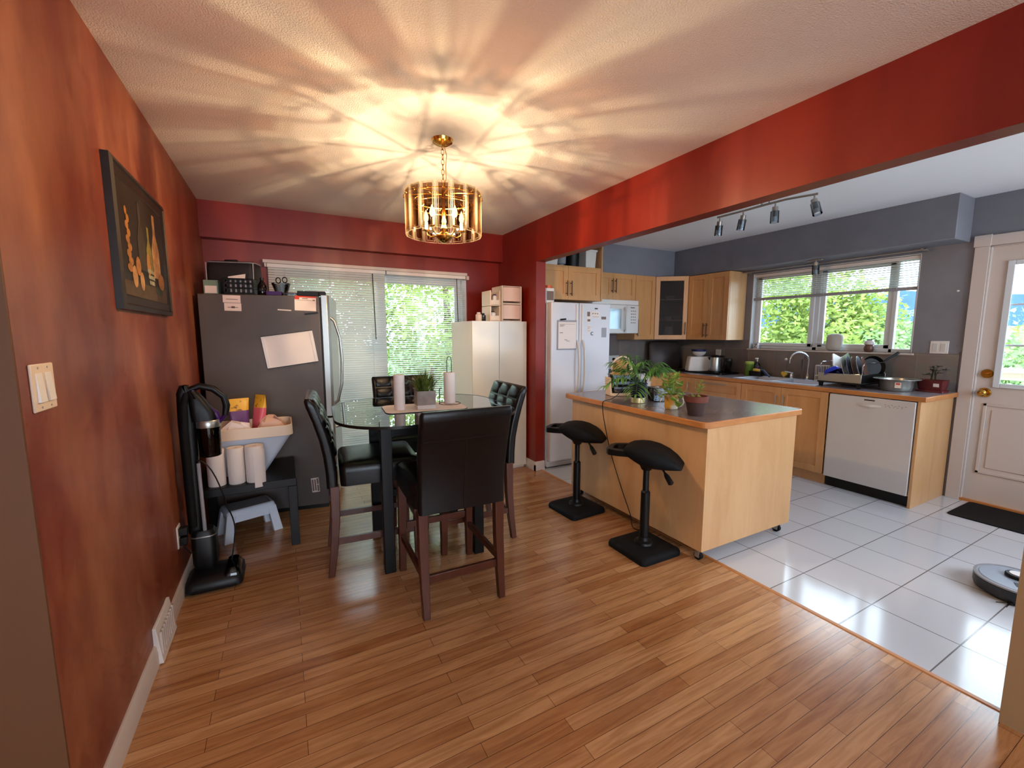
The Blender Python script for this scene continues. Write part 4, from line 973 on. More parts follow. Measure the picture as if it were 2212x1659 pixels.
R = [[(x, y, z) for x, y in rrect(.08 + k, .14 + k, .02, 4)] for z, k in ((0, -.01), (.006, 0), (.055, .004), (.055, -.006), (.012, -.012))]
obj('tray_body', G().rings(R), W['blackp'], t)
t = thing('dish_brush', 'blue handled dish brush with yellow head lying on caddy', 'brush', (4.73, 2.94, WZ + .064))
obj('head', G().bc((0, .03, .006), (.04, .085, .03), RX(6)), W['yellow'], t, bevel=.008)
obj('handle', G().tube([(0, 0, .008), (-.01, -.05, .006), (-.03, -.10, -.03), (-.045, -.14, -.050)], [.012, .013, .013, .009], 8), M('dark_blue_handle', (36, 60, 110), .35), t, smooth=60)
t = thing('dish_wand', 'heart shaped yellow sponge on a clear handle by the faucet', 'sponge', (4.82, 2.72, WZ + .005))
hp = [(0, 0)] + [(.032 * math.sin(a) ** 3 * 1.0, .035 + .0022 * (13 * math.cos(a) - 5 * math.cos(2 * a) - 2 * math.cos(3 * a) - math.cos(4 * a))) for a in [2 * PI * k / 24 for k in range(24)]][1:]
hp = [(.032 * math.sin(a) ** 3, .040 + .0022 * (13 * math.cos(a) - 5 * math.cos(2 * a) - 2 * math.cos(3 * a) - math.cos(4 * a))) for a in [2 * PI * k / 24 for k in range(24)]]
obj('sponge_head', G().prism(hp, -.012, .012, 'x'), W['yellow'], t, bevel=.003)
obj('wand', G().tube([(0, -.018, .06), (0, -.02, .15), (0, -.012, .19)], .0045, 8), W['clearw'], t)
obj('knob', G().ball((0, -.006, .20), .014, 10), W['whitem'], t)
t = thing('sponge_cloth', 'yellow sponge cloth in the left sink bowl', 'sponge', (4.545, 2.74, .744))
obj('pad', G().prism(rrect(.12, .09, .02, 4), 0, .03), W['yellow'], t, bevel=.006)
t = thing('cup_rack', 'white wire cup holder beside the dish rack', 'rack', (4.76, 2.32, WZ + .0048))
g = G()
for z in (.01, .06, .16): g.tube([(x, y, z) for x, y in rrect(.09, .10, .02, 3)], .0032, 6, True)
for x, y in ((-.045, -.03), (-.045, .03), (.045, -.03), (.045, .03), (-.03, -.05), (.03, -.05), (-.03, .05), (.03, .05)): g.tube([(x, y, .0), (x, y, .16)], .0028, 6)
obj('wire_body', g, W['whitem'], t)
# dish rack
RX0, RX1, RY0, RY1 = 4.395, 4.835, 1.835, 2.175
t = thing('dish_rack', 'steel and black dish rack loaded with plates beside the sink', 'dish rack', ((RX0 + RX1) / 2, (RY0 + RY1) / 2, WZ))
hx, hy = (RX1 - RX0) / 2, (RY1 - RY0) / 2
for a, b, c, d in ((-hx, -hy, -hx + .006, hy), (hx - .006, -hy, hx, hy)): obj('tray_side', G().box(a, b, .05, c, d, .125), W['steel'], t, bevel=.002)
g = G()
for b, d in ((-hy, -hy + .006), (hy - .006, hy)): g.box(-hx + .006, b, .05, hx - .006, d, .125)
g.box(-hx + .006, -hy + .006, .045, hx - .006, hy - .006, .052).box(-hx - .003, -hy - .003, .038, hx + .003, hy + .003, .05)
obj('tray_base', g, W['blackp'], t, bevel=.002)
for x in (-hx + .02, hx - .02):
    for y in (-hy + .02, hy - .02): obj('foot', G().frustum((x, y, 0), (.022, .022), (x, y, .04), (.03, .03)), W['blackp'], t)
g = G()
for y in (-hy + .004, hy - .004): g.tube([(-hx + .02, y, .12), (-hx + .02, y, .20), (-hx + .05, y, .225), (hx - .05, y, .225), (hx - .02, y, .20), (hx - .02, y, .12)], .0035, 6)
for i in range(9): g.tube([(-hx + .05 + i * .042, -hy + .05, .055), (-hx + .05 + i * .042, -hy + .05, .12), (-hx + .05 + i * .042, hy - .12, .12), (-hx + .05 + i * .042, hy - .12, .055)], .002, 5)
obj('wire_frame', g, W['chrome'], t)
RC = Vector(((RX0 + RX1) / 2, (RY0 + RY1) / 2, WZ))
pl = obj('plate', G().lathe([(.02, 0), (.06, .001), (.075, .007), (.115, .016), (.115, .019), (.075, .011), (.001, .005)], n=32), W['white'], smooth=50)
pm = [W['white'], M('grey_blue_plate', (120, 126, 150), .25), M('brown_plate', (122, 84, 70), .3), M('pale_blue_plate', (176, 190, 208), .25)]
PLB = ('white plate farthest back in the dish rack row', 'grey blue plate standing in the dish rack', 'brown plate standing mid row in the dish rack', 'pale blue plate near the front end of the dish rack row', 'second brown plate in the rack, between two pale plates')
for k in range(5):
    p = pl if k == 0 else pl.copy()
    if k: C.objects.link(p); p.data = pl.data.copy(); p.data.materials[0] = pm[(0, 1, 2, 3, 2)[k]]
    p.location = RC + Vector((-.06 + .012 * k, .045 - .034 * k, .158 + .006 * (k % 2))); p.rotation_euler = (math.radians(74), 0, math.radians(14)); tag(p, PLB[k], 'plate', 'plates standing in the dish rack')
pot_prof = [(.05, 0), (.07, .006), (.088, .05), (.09, .056), (.086, .056), (.068, .012), (.001, .008)]
o = obj('bowl', G().lathe(pot_prof, n=28), W['mint']); o.location = RC + Vector((.075, .10, .20)); o.rotation_euler = (math.radians(70), 0, .4); tag(o, 'mint green bowl tipped up at the back of the dish rack', 'bowl')
o = obj('dish', G().rings([[(x, y, z) for x, y in rrect(.19 + k, .13 + k, .03, 4)] for z, k in ((0, -.03), (.005, -.02), (.04, 0), (.042, .01), (.04, -.006), (.008, -.03))]), W['blue'], smooth=50)
o.location = RC + Vector((-.135, .105, .15)); o.rotation_euler = (math.radians(150), math.radians(18), .3); tag(o, 'bright blue plastic dish upturned at the left of the dish rack', 'dish')
o = obj('cutting_board', G().prism(rrect(.22, .15, .02, 4), -.005, .005), W['whitem'], bevel=.002); o.location = RC + Vector((-.03, .085, .205)); o.rotation_euler = (math.radians(35), math.radians(-30), .5); tag(o, 'small white board lying across the dish rack', 'cutting board')
o = obj('tin', G().rings([[(x, y, z) for x, y in rrect(.17 + k, .10 + k, .02, 4)] for z, k in ((0, -.02), (.05, 0), (.052, .01), (.05, -.005), (.006, -.025))]), W['steel'], smooth=50)
o.location = RC + Vector((.02, .11, .155)); o.rotation_euler = (math.radians(155), math.radians(-20), -.2); tag(o, 'steel loaf tin upside down in the dish rack', 'tin')
t = thing('frying_pan', 'dark frying pan with black handle sticking out of the dish rack', 'pan', RC + Vector((.12, -.095, .178)), -35)
obj('pan_body', G().lathe([(.07, 0), (.085, .006), (.10, .035), (.097, .036), (.08, .008), (.001, .005)], n=28, M=RX(78)), W['blackp'], t, smooth=50)
obj('handle', G().tube([(.085, -.02, .05), (.13, -.02, .085), (.20, -.02, .135)], [.008, .011, .012], 8), W['blackp'], t, smooth=60)
t = thing('steel_bowl', 'wide rimmed steel pot with a small price sticker beside dish rack', 'pot', (4.60, 1.665, WZ))
obj('body', G().lathe([(.09, 0), (.098, .003), (.108, .03), (.112, .085), (.118, .094), (.158, .10), (.158, .103), (.114, .098), (.104, .03), (.001, .008)], n=40), W['steel'], t, smooth=40)
a = math.radians(205)
g = G().bc((.1115 * math.cos(a), .1115 * math.sin(a), .055), (.003, .04, .045), RZ(205)); g.slot(1).bc((.1125 * math.cos(a), .1125 * math.sin(a), .066), (.003, .026, .014), RZ(205))
obj('sticker', g, [W['almond'], W['redp']], t)
t = thing('burgundy_planter', 'burgundy planter with wispy dark plant at the worktop end', 'plant', (4.775, 1.49, WZ))
obj('pot', G().rings([[(x, y, z) for x, y in rrect(w, d, .012, 3)] for z, w, d in ((.016, .10, .15), (.10, .125, .175), (.10, .11, .16), (.085, .108, .158))]), W['burg'], t)
obj('saucer', G().prism(rrect(.13, .18, .015, 3), 0, .016), W['burg'], t, bevel=.003)
obj('sticker', G().bc((-.058, -.04, .06), (.003, .035, .028), RY(-8)), W['paper'], t)
obj('soil', G().bc((0, 0, .088), (.10, .15, .01)), W['soil'], t)
g = G()
for k in range(14):
    az = r4.uniform(0, 2 * PI); h = r4.uniform(.14, .22); e = (.06 * math.cos(az) * r4.random(), .08 * math.sin(az) * r4.random(), h)
    g.tube(bez((0, .02 * math.sin(az), .09), (0, 0, h), e, 6), .0014, 5)
    for q in range(4): broad(g, e, az + q * 1.5, .03, .007, r4.uniform(-.4, .4), r4)
obj('foliage', g, W['dleaf'], t, smooth=60)
# window sill
t = thing('letter_block', 'white block with dark letter Z on the window sill', 'ornament', (XK + .02, 3.135, WZ0), -90)
obj('block', G().box(-.02, -.015, 0, .035, .015, .06), W['winf'], t, bevel=.002)
lz = letter('letter', 'Z', (.006, -.016, .03), .06, (PI / 2, 0, 0), W['dink'], None, depth=.001); lz.parent = t
t = thing('small_pan', 'pale square pan leaning on the window sill', 'pan', (XK + .025, 2.325, WZ0 + .0005), -90)
g = G().rings([[(x, (1 - e) * .0 + z * .12 + e, z + .088) for x, z in rrect(.15 - k, .17 - k, .045, 5)] for e, k in ((0, .02), (.012, 0), (.016, .0), (.014, .01), (.004, .026))])
obj('pan_body', g, W['rwhite'], t, smooth=50)
obj('handle', G().tube([(-.073, .012, .055), (-.12, .012, .058), (-.165, .012, .058), (-.172, .012, .064), (-.165, .012, .070), (-.12, .012, .068), (-.078, .012, .068)], .0035, 6), W['rwhite'], t)
t = thing('round_jar', 'brown and white round jar on the sill behind the dish rack', 'jar', (XK + .018, 2.02, WZ0 + .0005))
obj('body', G().lathe([(.022, 0), (.034, .008), (.04, .03), (.038, .055), (.03, .07), (.001, .071)], n=24), W['fig'], t, smooth=60)
obj('lid', G().lathe([(.03, .068), (.041, .072), (.042, .09), (.032, .108), (.012, .112), (.001, .112)], n=24), W['white'], t, smooth=60)
obj('lid_knob', G().cyl((0, 0, .111), (0, 0, .12), .022, .02, 16), W['dink'], t)
# switches and outlets
t = thing('light_switch', 'white double switch plate on the grey wall by the back door', 'light switch', (XK, 1.516, 1.254), -90)
plate(t, .118, .112)
for x in (-.026, .026): obj('rocker', G().box(x - .017, -.0085, -.034, x + .017, -.005, .034), W['white'], t, bevel=.002)
t = thing('wall_hook', 'tiny white hook on the grey wall beside the back door', 'hook', (XK, 1.44, 1.72), -90)
obj('hook_body', G().lathe([(.008, 0), (.008, .004), (.003, .006), (.003, .015), (.006, .018), (.001, .02)], M=RX(90)), W['whitem'], t)
t = thing('light_switch', 'white double rocker switch on the rust coloured left wall', 'light switch', (XL, 1.502, 1.243), 90)
plate(t, .116, .118, m='almond')
for x in (-.024, .024):
    obj('rocker', G().prism([(-.005, -.036), (-.0125, -.036), (-.007, .036), (-.005, .036)], x - .0165, x + .0165, 'x'), W['whitem'], t, bevel=.001)
    obj('screws', G().cyl((x, -.0055, .049), (x, -.0068, .049), .003, n=8).cyl((x, -.0055, -.049), (x, -.0068, -.049), .003, n=8), W['greyp'], t)
t = thing('outlet', 'white outlet low on the left wall with black plug', 'outlet', (XL, 2.722, .318), 90)
plate(t, .075, .118)
obj('plug', G().box(-.02, -.045, .004, .02, -.006, .045).box(-.02, -.04, -.05, .02, -.006, -.008), W['blackp'], t, bevel=.004)
t = thing('wall_vent', 'white floor level air vent on the left wall', 'vent', (XL, 2.30, .095), 90)
obj('vent_frame', G().prism([(-.0002, -.09), (-.03, -.09), (-.012, .07), (-.0002, .07)], -.16, .09, 'x'), W['whitem'], t, bevel=.002)
g = G()
for i in range(8): g.box(-.145 + i * .029, -.029, -.06, -.14 + i * .029, -.020, .04)
obj('louvre', g, W['trim'], t)
# still life picture
t = thing('framed_picture', 'dark framed still life with bottles and fruit on left wall', 'picture', (XL, 2.535, 1.752), 90)
# local x runs along -y?  rotated 90: local x -> +y, local -y -> +x
pw, ph = .405, .282
FR = [(0, 0), (.0, .024), (.018, .03), (.024, .024), (.05, .020), (.06, .017), (.062, .0)]
R = [[(sx * (pw - a), -b, sz * (ph - a)) for sx, sz in ((-1, -1), (1, -1), (1, 1), (-1, 1))] for a, b in FR]
obj('frame', G().rings(R, False), M('black_wood_frame', (34, 26, 20), .4), t, smooth=20)
obj('canvas', G().box(-pw + .055, -.016, -ph + .055, pw - .055, -.002, ph - .055), M('dark_painting_ground', (26, 21, 16), .5, col2=(38, 31, 20), sc=5), t)
def shape(name, poly, m, y): obj(name, G().prism(poly, y - .0012, y, 'y'), m, t, smooth=0)
def ell(cx, cz, a, b, n=16): return [(cx + a * math.cos(2 * PI * i / n), cz + b * math.sin(2 * PI * i / n)) for i in range(n)]
def bot(cx, z0, w, h): return [(cx - w, z0), (cx + w, z0), (cx + w, z0 + h * .45), (cx + w * .3, z0 + h * .7), (cx + w * .3, z0 + h), (cx - w * .3, z0 + h), (cx - w * .3, z0 + h * .7), (cx - w, z0 + h * .45)]
pc = {k: M('paint_' + k, c, .5, col2=tuple(min(255, int(q * 1.3)) for q in c), sc=25) for k, c in (('ochre', (140, 96, 44)), ('cream', (160, 124, 80)), ('olive', (104, 94, 42)), ('dim', (50, 43, 31)), ('pale', (128, 126, 104)), ('leafy', (40, 56, 40)), ('table', (70, 56, 34)))}
shape('painted_table', [(-.34, -.222), (.34, -.222), (.34, -.15), (-.34, -.165)], pc['table'], -.0162)
shape('painted_bottle', bot(-.05, -.10, .055, .29), pc['dim'], -.0164)
shape('painted_bottle', bot(.07, -.09, .045, .20), pc['olive'], -.0166)
shape('painted_jug', bot(.19, -.11, .065, .30), pc['cream'], -.0166)
for i in range(9): shape('painted_garlic', ell(-.245 + .018 * (i % 2), -.11 + i * .028, .034 - .0022 * i, .017), pc['ochre'], -.0166 - .0001 * (i % 2))
for cx, cz, a, b, m in ((-.13, -.09, .035, .04, 'ochre'), (-.19, -.14, .035, .045, 'cream'), (-.09, -.15, .03, .04, 'cream'), (.04, -.06, .03, .05, 'ochre'), (.25, -.12, .06, .04, 'ochre')): shape('painted_fruit', ell(cx, cz, a, b), pc[m], -.0172)
for i in range(14): shape('painted_grape', ell(.02 + .022 * (i % 5) + .01 * (i // 5), -.09 - .026 * (i // 5), .011, .011, 8), pc['pale'], -.0174)
shape('painted_leaf', ell(.20, -.17, .07, .02), pc['leafy'], -.0170)
# ================================================================ grey fridge by the left wall
FO = Vector((.272, 3.587, 0)); FRZ = -10
FM = Matrix.Translation(FO) @ Matrix.Rotation(math.radians(FRZ), 4, 'Z')
def F(u, w, z): return FM @ Vector((u, w, z))
t = thing('grey_refrigerator', 'tall dark grey refrigerator with steel doors, side on by the left wall', 'refrigerator', FO, FRZ)
obj('cabinet', G().box(-.795, 0, .03, -.012, .70, 1.656), W['fridgeg'], t, bevel=.006)
obj('base_plinth', G().box(-.78, .012, .0, -.02, .68, .03), W['blackp'], t)
obj('gasket', G().box(-.012, .008, .09, 0, .69, 1.65), W['blackp'], t)
obj('hinge_cover', G().box(-.16, .004, 1.656, -.015, .06, 1.692).box(-.015, .01, 1.658, .035, .05, 1.692), W['blackp'], t, bevel=.004)
for a, b in ((.735, 1.665), (.085, .722)):
    do = obj('door', G().prism([(0, .0), (.042, .0), (.058, .02), (.062, .35), (.058, .68), (.042, .70), (0, .70)], a, b), W['steel'], t, bevel=.003)
    if a > .5: obj('handle', G().tube([(.055, .05, 1.50), (.085, .048, 1.47), (.118, .045, 1.35), (.128, .045, 1.18), (.118, .045, .98), (.085, .048, .85), (.055, .05, .82)], .0115, 8), W['steel'], do, smooth=60)
    else: obj('handle', G().tube([(.055, .06, .64), (.10, .065, .645), (.115, .10, .645), (.115, .60, .645), (.10, .63, .645), (.055, .64, .64)], .0115, 8), W['steel'], do, smooth=60)
def onside(name, u0, z0, u1, z1, m, label, cat, rot=0, thick=.002, marks=(), mk='ink', frame=None):
    uc, zc = (u0 + u1) / 2, (z0 + z1) / 2; w, h = u1 - u0, z1 - z0
    g = G().box(-w / 2, -thick, -h / 2, w / 2, -.0005, h / 2)
    g.slot(1)
    for q in marks: g.slot(q[4] if len(q) > 4 else 1).box((q[0] - .5) * w, -thick - .0008, (q[1] - .5) * h, (q[2] - .5) * w, -thick + .0004, (q[3] - .5) * h)
    o = obj(name, g, [W[m], W[mk], W['redp']], smooth=0)
    o.location = F(uc, 0, zc); o.rotation_euler = Matrix.Rotation(math.radians(FRZ), 4, 'Z').to_euler(); o.rotation_euler = (Matrix.Rotation(math.radians(FRZ), 3, 'Z') @ RY(rot)).to_euler()
    return tag(o, label, cat)
t = onside('whiteboard', -.40, 1.14, -.055, 1.378, 'paper', 'tilted white magnetic board on the side of the grey fridge', 'whiteboard', -8, .006)
fr = G()
for a, b, c, d in ((-.175, -.121, .175, -.117), (-.175, .117, .175, .121)): fr.box(a, -.009, b, c, -.0005, d)
o = obj('frame_rail', fr, W['blackp'], t)
for a in (-.175, .155): obj('frame_end', G().box(a, -.0085, -.117, a + .02, -.005, .117), W['whitem'], t)
onside('card', -.64, 1.596, -.53, 1.648, 'pinkpaper', 'upper of two small cards on the grey fridge side', 'card', 1, .0015, ((.18, .42, .85, .5),))
onside('card', -.634, 1.538, -.528, 1.593, 'pinkpaper', 'lower of two small cards on the grey fridge side', 'card', 1, .0015, ((.2, .42, .8, .5), (.42, .34, .62, .6)))
onside('leaflet', -.180, 1.546, -.034, 1.654, 'pinkpaper', 'leaflet with red corner at upper right of grey fridge side', 'paper', 2, .0018, ((.0, .76, .22, 1.0, 2), (.22, .90, 1, 1.0, 2), (.35, .80, .62, .85), (.85, .70, .95, .78), (.02, .70, .98, .72)))
onside('magnetic_strip', -.295, 1.545, -.205, 1.553, 'pinkpaper', 'thin white magnetic strip left of the leaflet on grey fridge', 'magnet', 3, .003)
onside('pen', -.113, 1.522, -.023, 1.532, 'blackp', 'black pen clinging to the grey fridge below the leaflet', 'pen', -7, .008)
onside('energy_label', -.135, .135, -.080, .25, 'paper', 'small printed label low on the grey fridge side', 'label', -3, .001, ((.08, .1, .3, .9), (.4, .1, .6, .9), (.7, .05, .95, .5), (.7, .55, .95, .95)))
# on top of it
FT = 1.6562
def ontop(name, label, cat, u, w, rot=0, z=FT): return thing(name, label, cat, F(u, w, z), FRZ + rot)
t = ontop('cooler_bag', 'black soft bag with grey piping on top of the grey fridge', 'bag', -.615, .25, -6)
R = [[(x * k, y * k2, z) for x, y in rrect(.33, .20, .04, 4)] for z, k, k2 in ((0, 1, 1), (.01, 1.02, 1.02), (.20, 1.0, .9), (.245, .97, .8), (.255, .9, .7))]
obj('body', G().rings(R), M('black_nylon', (30, 29, 32), .6, bump=.3, bsc=90), t, smooth=50)
g = G().tube([(x, y, .245) for x, y in rrect(.325, .165, .04, 4)], .004, 6, True)
for s in (-1, 1): g.tube([(s * .155, -.098, .01), (s * .157, -.09, .24)], .004, 6)
obj('piping', g, W['greyp'], t)
obj('carry_strap', G().tube([(-.05, -.05, .25), (-.04, -.055, .262), (.04, -.055, .262), (.05, -.05, .25)], .006, 6), W['blackp'], t)
t = ontop('card_box', 'small muted green box with pale label on the grey fridge', 'box', -.725, .075, 4)
obj('body', G().box(-.045, -.02, 0, .045, .05, .10), W['teal'], t, bevel=.002)
obj('label_panel', G().box(-.036, -.0215, .008, .036, -.0195, .06), W['pinkpaper'], t)
t = ontop('plastic_basket', 'black slotted plastic basket of papers on the grey fridge', 'basket', -.545, .085, 2)
g = G(); w, d, h = .185, .13, .115
ys = -d / 2
def wall(g, P):  # slotted wall: P maps (s,z)
    cols = [0, .06] + [.06 + .16 * i + q for i in range(5) for q in (.07, .16)][:-1]
    n = 6; L0 = w
    for i in range(n + 1): P(g, i / n - .052 if i else 0, 0, (i / n + .052) if i < n else 1, 1)
    for a, b in ((0, .14), (.34, .46), (.63, .75), (.88, 1)): P(g, 0, a, 1, b)
wall(g, lambda g, a, b, c, e: g.box(-w / 2 + a * w, ys, b * h, -w / 2 + c * w, ys + .004, e * h))
wall(g, lambda g, a, b, c, e: g.box(-w / 2 + a * w, -ys - .004, b * h, -w / 2 + c * w, -ys, e * h))
for s in (-1, 1): wall(g, lambda g, a, b, c, e: g.box(s * w / 2 - .002, ys + a * d, b * h, s * w / 2 + .002, ys + c * d, e * h))
g.box(-w / 2, ys, 0, w / 2, -ys, .004)
obj('body', g, W['blackp'], t, smooth=0)
o = obj('paper_stack', G().bc((0, 0, 0), (.165, .05, .10)), W['pinkpaper'], smooth=0); o.location = F(-.545, .09, FT + .056); o.rotation_euler.z = math.radians(FRZ + 2); tag(o, 'stack of white papers inside the black basket', 'paper')
o = obj('envelope', G().prism([(-.055, 0), (.05, 0), (.055, .045), (-.055, .022)], -.002, .002, 'y'), W['paper'], smooth=0); o.location = F(-.555, .05, FT + .105); o.rotation_euler = (0, 0, math.radians(FRZ + 2)); tag(o, 'white envelope sticking up from the black basket', 'paper')
t = ontop('water_bottle', 'dark clear plastic bottle beside the black basket', 'bottle', -.405, .09)
obj('body', G().lathe([(.028, 0), (.032, .006), (.03, .03), (.032, .05), (.029, .07), (.022, .09), (.013, .105), (.012, .115), (.001, .116)], n=18), W['clearg'], t, smooth=50)
obj('cap', G().cyl((0, 0, .113), (0, 0, .13), .014, n=14), W['blackp'], t)
t = ontop('glass_dish', 'cut glass dish holding scissors on the grey fridge', 'dish', -.28, .10)
obj('body', G().lathe([(.035, 0), (.04, .004), (.05, .05), (.066, .095), (.062, .095), (.046, .05), (.03, .008), (.001, .007)], n=14), W['clearw'], t, smooth=20)
t = thing('scissors', 'black handled scissors standing in the cut glass dish', 'scissors', F(-.275, .10, FT + .012), FRZ)
obj('blades', G().prism([(-.006, 0), (.006, 0), (.012, .085), (-.012, .085)], -.002, .002, 'y'), W['steel'], t)
obj('handles', G().tube([(-.022 + .016 * math.cos(a), 0, .105 + .02 * math.sin(a)) for a in [2 * PI * k / 14 for k in range(14)]], .0045, 6, True).tube([(.022 + .016 * math.cos(a), 0, .11 + .02 * math.sin(a)) for a in [2 * PI * k / 14 for k in range(14)]], .0045, 6, True), W['blackp'], t)
o = obj('box', G().box(-.05, -.03, 0, .05, .03, .028), W['purple'], bevel=.002); o.location = F(-.31, .022, FT); o.location = F(-.315, .032, FT); o.rotation_euler.z = math.radians(FRZ); tag(o, 'small flat purple box in front of the glass dish', 'box')
o = obj('clear_pouch', G().rings([[(x, y, z) for x, y in rrect(a, b, .02, 4)] for z, a, b in ((0, .11, .05), (.012, .12, .06), (.022, .09, .03))]), W['clearw'], smooth=60); o.location = F(-.205, .035, FT); tag(o, 'flat clear pouch near the front edge of fridge top', 'pouch')

# ---- side table with bin and towels
STX, STY = -.245, 3.30
t = thing('side_table', 'low square black side table in front of the grey fridge', 'table', (STX, STY, 0))
hs = .275
obj('tabletop', G().bc((0, 0, .425), (2 * hs, 2 * hs, .05)), W['black'], t, bevel=.003)
for sx in (-1, 1):
    for sy in (-1, 1): obj('leg', G().bc((sx * (hs - .025), sy * (hs - .025), .2), (.05, .05, .40)), W['black'], t, bevel=.002)
SZ = .4505
t = thing('open_bin', 'white flared plastic bin with rim on the black side table', 'bin', (-.23, 3.33, SZ))
o0, o1 = rrect(.24, .22, .04, 4, (-.035, .03)), rrect(.50, .34, .05, 4)
i0, i1 = rrect(.225, .205, .035, 4, (-.035, .03)), rrect(.48, .32, .045, 4)
R = [[(x, y, 0) for x, y in o0], [(x, y, .26) for x, y in o1], [(x, y, .26) for x, y in i1], [(x, y, .006) for x, y in i0]]
obj('body', G().rings(R), W['stoolp'], t, smooth=40)
oo = rrect(.512, .352, .055, 4); 
obj('rim', G().rings([[(x, y, .255) for x, y in i1], [(x * 1.01, y * 1.01, .255) for x, y in oo], [(x, y, .325 + .03 * (x < .12) * 0) for x, y in oo], [(x * .97, y * .965, .325) for x, y in oo]], False, True), W['almond'], t, bevel=.004)
def bag(name, label, x, y, z, w, h, d, mats, rot, tilt=0):
    R = []
    for i, (k, e) in enumerate(((0, .15), (.06, .8), (.25, 1), (.5, .95), (.75, .8), (.92, .3), (1, .03))):
        R.append([(a * (1 - .12 * math.sin(PI * k)), b * e + .006 * math.sin(9 * a / w + 5 * k), k * h) for a, b in rrect(w, d, d * .45, 4)])
    o = obj(name, G().rings(R), mats[0], smooth=60); o.data.materials.append(mats[1])
    for p in o.data.polygons:
        if p.center.z < h * .74: p.material_index = 1
    o.location = (x, y, z); o.rotation_euler = (math.radians(tilt), 0, math.radians(rot)); return tag(o, label, 'snack bag')
bag('snack_bag', 'yellow and purple snack bag standing in the white bin', -.285, 3.385, SZ + .16, .13, .33, .06, (W['yelp'], W['purp']), 12, -4)
bag('snack_bag', 'yellow and pink snack bag tilted in the white bin', -.185, 3.37, SZ + .16, .10, .35, .05, (W['yelp'], W['pink']), -50, -6)
def crumple(name, label, x, y, z, w, d, h, m, seed):
    r = random.Random(seed); R = []
    for k, e in ((0, .7), (.2, 1), (.5, .95), (.8, .7), (1, .3)):
        R.append([(a * e + r.uniform(-.012, .012), b * e + r.uniform(-.012, .012), k * h + r.uniform(-.014, .014)) for a, b in rrect(w, d, .05, 3)])
    o = obj(name, G().rings(R), m, smooth=25); o.location = (x, y, z); return tag(o, label, 'plastic bag')
crumple('plastic_bag', 'crumpled white plastic bag in left half of the bin', -.30, 3.285, SZ + .20, .20, .12, .15, M('white_film', (236, 224, 226), .4), 4)
crumple('plastic_bag', 'crumpled pinkish tan plastic bag in right half of the bin', -.10, 3.34, SZ + .20, .19, .15, .16, M('tan_film', (214, 176, 156), .4), 8)
towel('paper_towel_roll', -.402, 3.105, SZ, .048, .222, 'leftmost of three paper towel rolls on the black side table', 'paper towels on the side table')
towel('paper_towel_roll', -.298, 3.10, SZ, .046, .225, 'middle of three paper towel rolls on the black side table', 'paper towels on the side table')
towel('paper_towel_roll', -.197, 3.09, SZ, .052, .228, 'rightmost of three paper towel rolls on the black side table', 'paper towels on the side table')
o = obj('paper_sheet', G().rings([[(x, 3.037 + dy - e, z) for x, dy in ((-.20, -.001), (-.165, .006), (-.14, .022))] + [(x, 3.037 + dy - e + .0012, z) for x, dy in ((-.14, .022), (-.165, .006), (-.20, -.001))] for z, e in ((.66, 0), (.50, .004), (.455, .02), (.425, .022))]), W['pinkpaper'], smooth=60)
tag(o, 'loose end of paper towel hanging from rightmost roll over table edge', 'paper towel')
# ---- step stool
t = thing('step_stool', 'pale grey plastic step stool under the black side table', 'step stool', (-.275, 3.39, 0), 18)
T0, B0 = (.27, .17), (.36, .245); H0 = .205
obj('top_step', G().rings([[(x, y, z) for x, y in rrect(w, d, .02, 4)] for z, w, d in ((H0 - .03, .30, .195), (H0 - .006, .288, .185), (H0, .275, .172))]), W['stoolp'], t, smooth=40)
obj('grip_pad', G().prism(rrect(.25, .15, .015, 4), H0 - .002, H0 + .002), W['stoolt'], t)
for sx in (-1, 1):
    for sy in (-1, 1):
        obj('leg', G().frustum((sx * .150, sy * .098, 0), (.058, .042), (sx * .122, sy * .076, H0 - .02), (.05, .04)), W['stoolp'], t, bevel=.004)
g = G()
for s in (-1, 1):
    g.hexa([(-.13, s * .09 - .003, .125), (.13, s * .09 - .003, .125), (.13, s * .09 + .003, .125), (-.13, s * .09 + .003, .125), (-.125, s * .085 - .003, .19), (.125, s * .085 - .003, .19), (.125, s * .085 + .003, .19), (-.125, s * .085 + .003, .19)])
    g.hexa([(s * .135 - .003, -.07, .13), (s * .135 + .003, -.07, .13), (s * .135 + .003, .07, .13), (s * .135 - .003, .07, .13), (s * .135 - .003, -.07, .19), (s * .135 + .003, -.07, .19), (s * .135 + .003, .07, .19), (s * .135 - .003, .07, .19)])
obj('side_panel', g, W['stoolp'], t)
# ---- upright vacuum
t = thing('upright_vacuum', 'black upright vacuum with purple handle against the left wall', 'vacuum cleaner', (-.43, 2.83, 0))
obj('floor_head', G().rings([[(x, y, z) for x, y in rrect(w, d, .035, 4, (.035, -.07))] for z, w, d in ((.012, .25, .23), (.02, .262, .24), (.06, .255, .22), (.085, .20, .15))]), W['blackp'], t, smooth=50)
obj('brush_window', G().rings([[(x, y, z) for x, y in rrect(w, d, .02, 4, (.115, -.075))] for z, w, d in ((.03, .08, .20), (.075, .08, .19), (.105, .05, .15))]), W['clearg'], t, smooth=50)
obj('motor_base', G().rings([[(x, y, z) for x, y in rrect(w, w, .03, 4, (-.015, -.01))] for z, w in ((.08, .10), (.12, .115), (.27, .115), (.30, .09))]), W['blackp'], t, smooth=50)
obj('silver_trim', G().rings([[(x, y, z) for x, y in rrect(.119, .119, .03, 4, (-.015, -.01))] for z in (.268, .274)]), W['steel'], t)
obj('column', G().rings([[(x, y, z) for x, y in rrect(w, .07, .025, 4, (-.05, .01))] for z, w in ((.28, .07), (.50, .075), (.90, .08), (1.06, .07), (1.10, .04))]), W['blackp'], t, smooth=50)
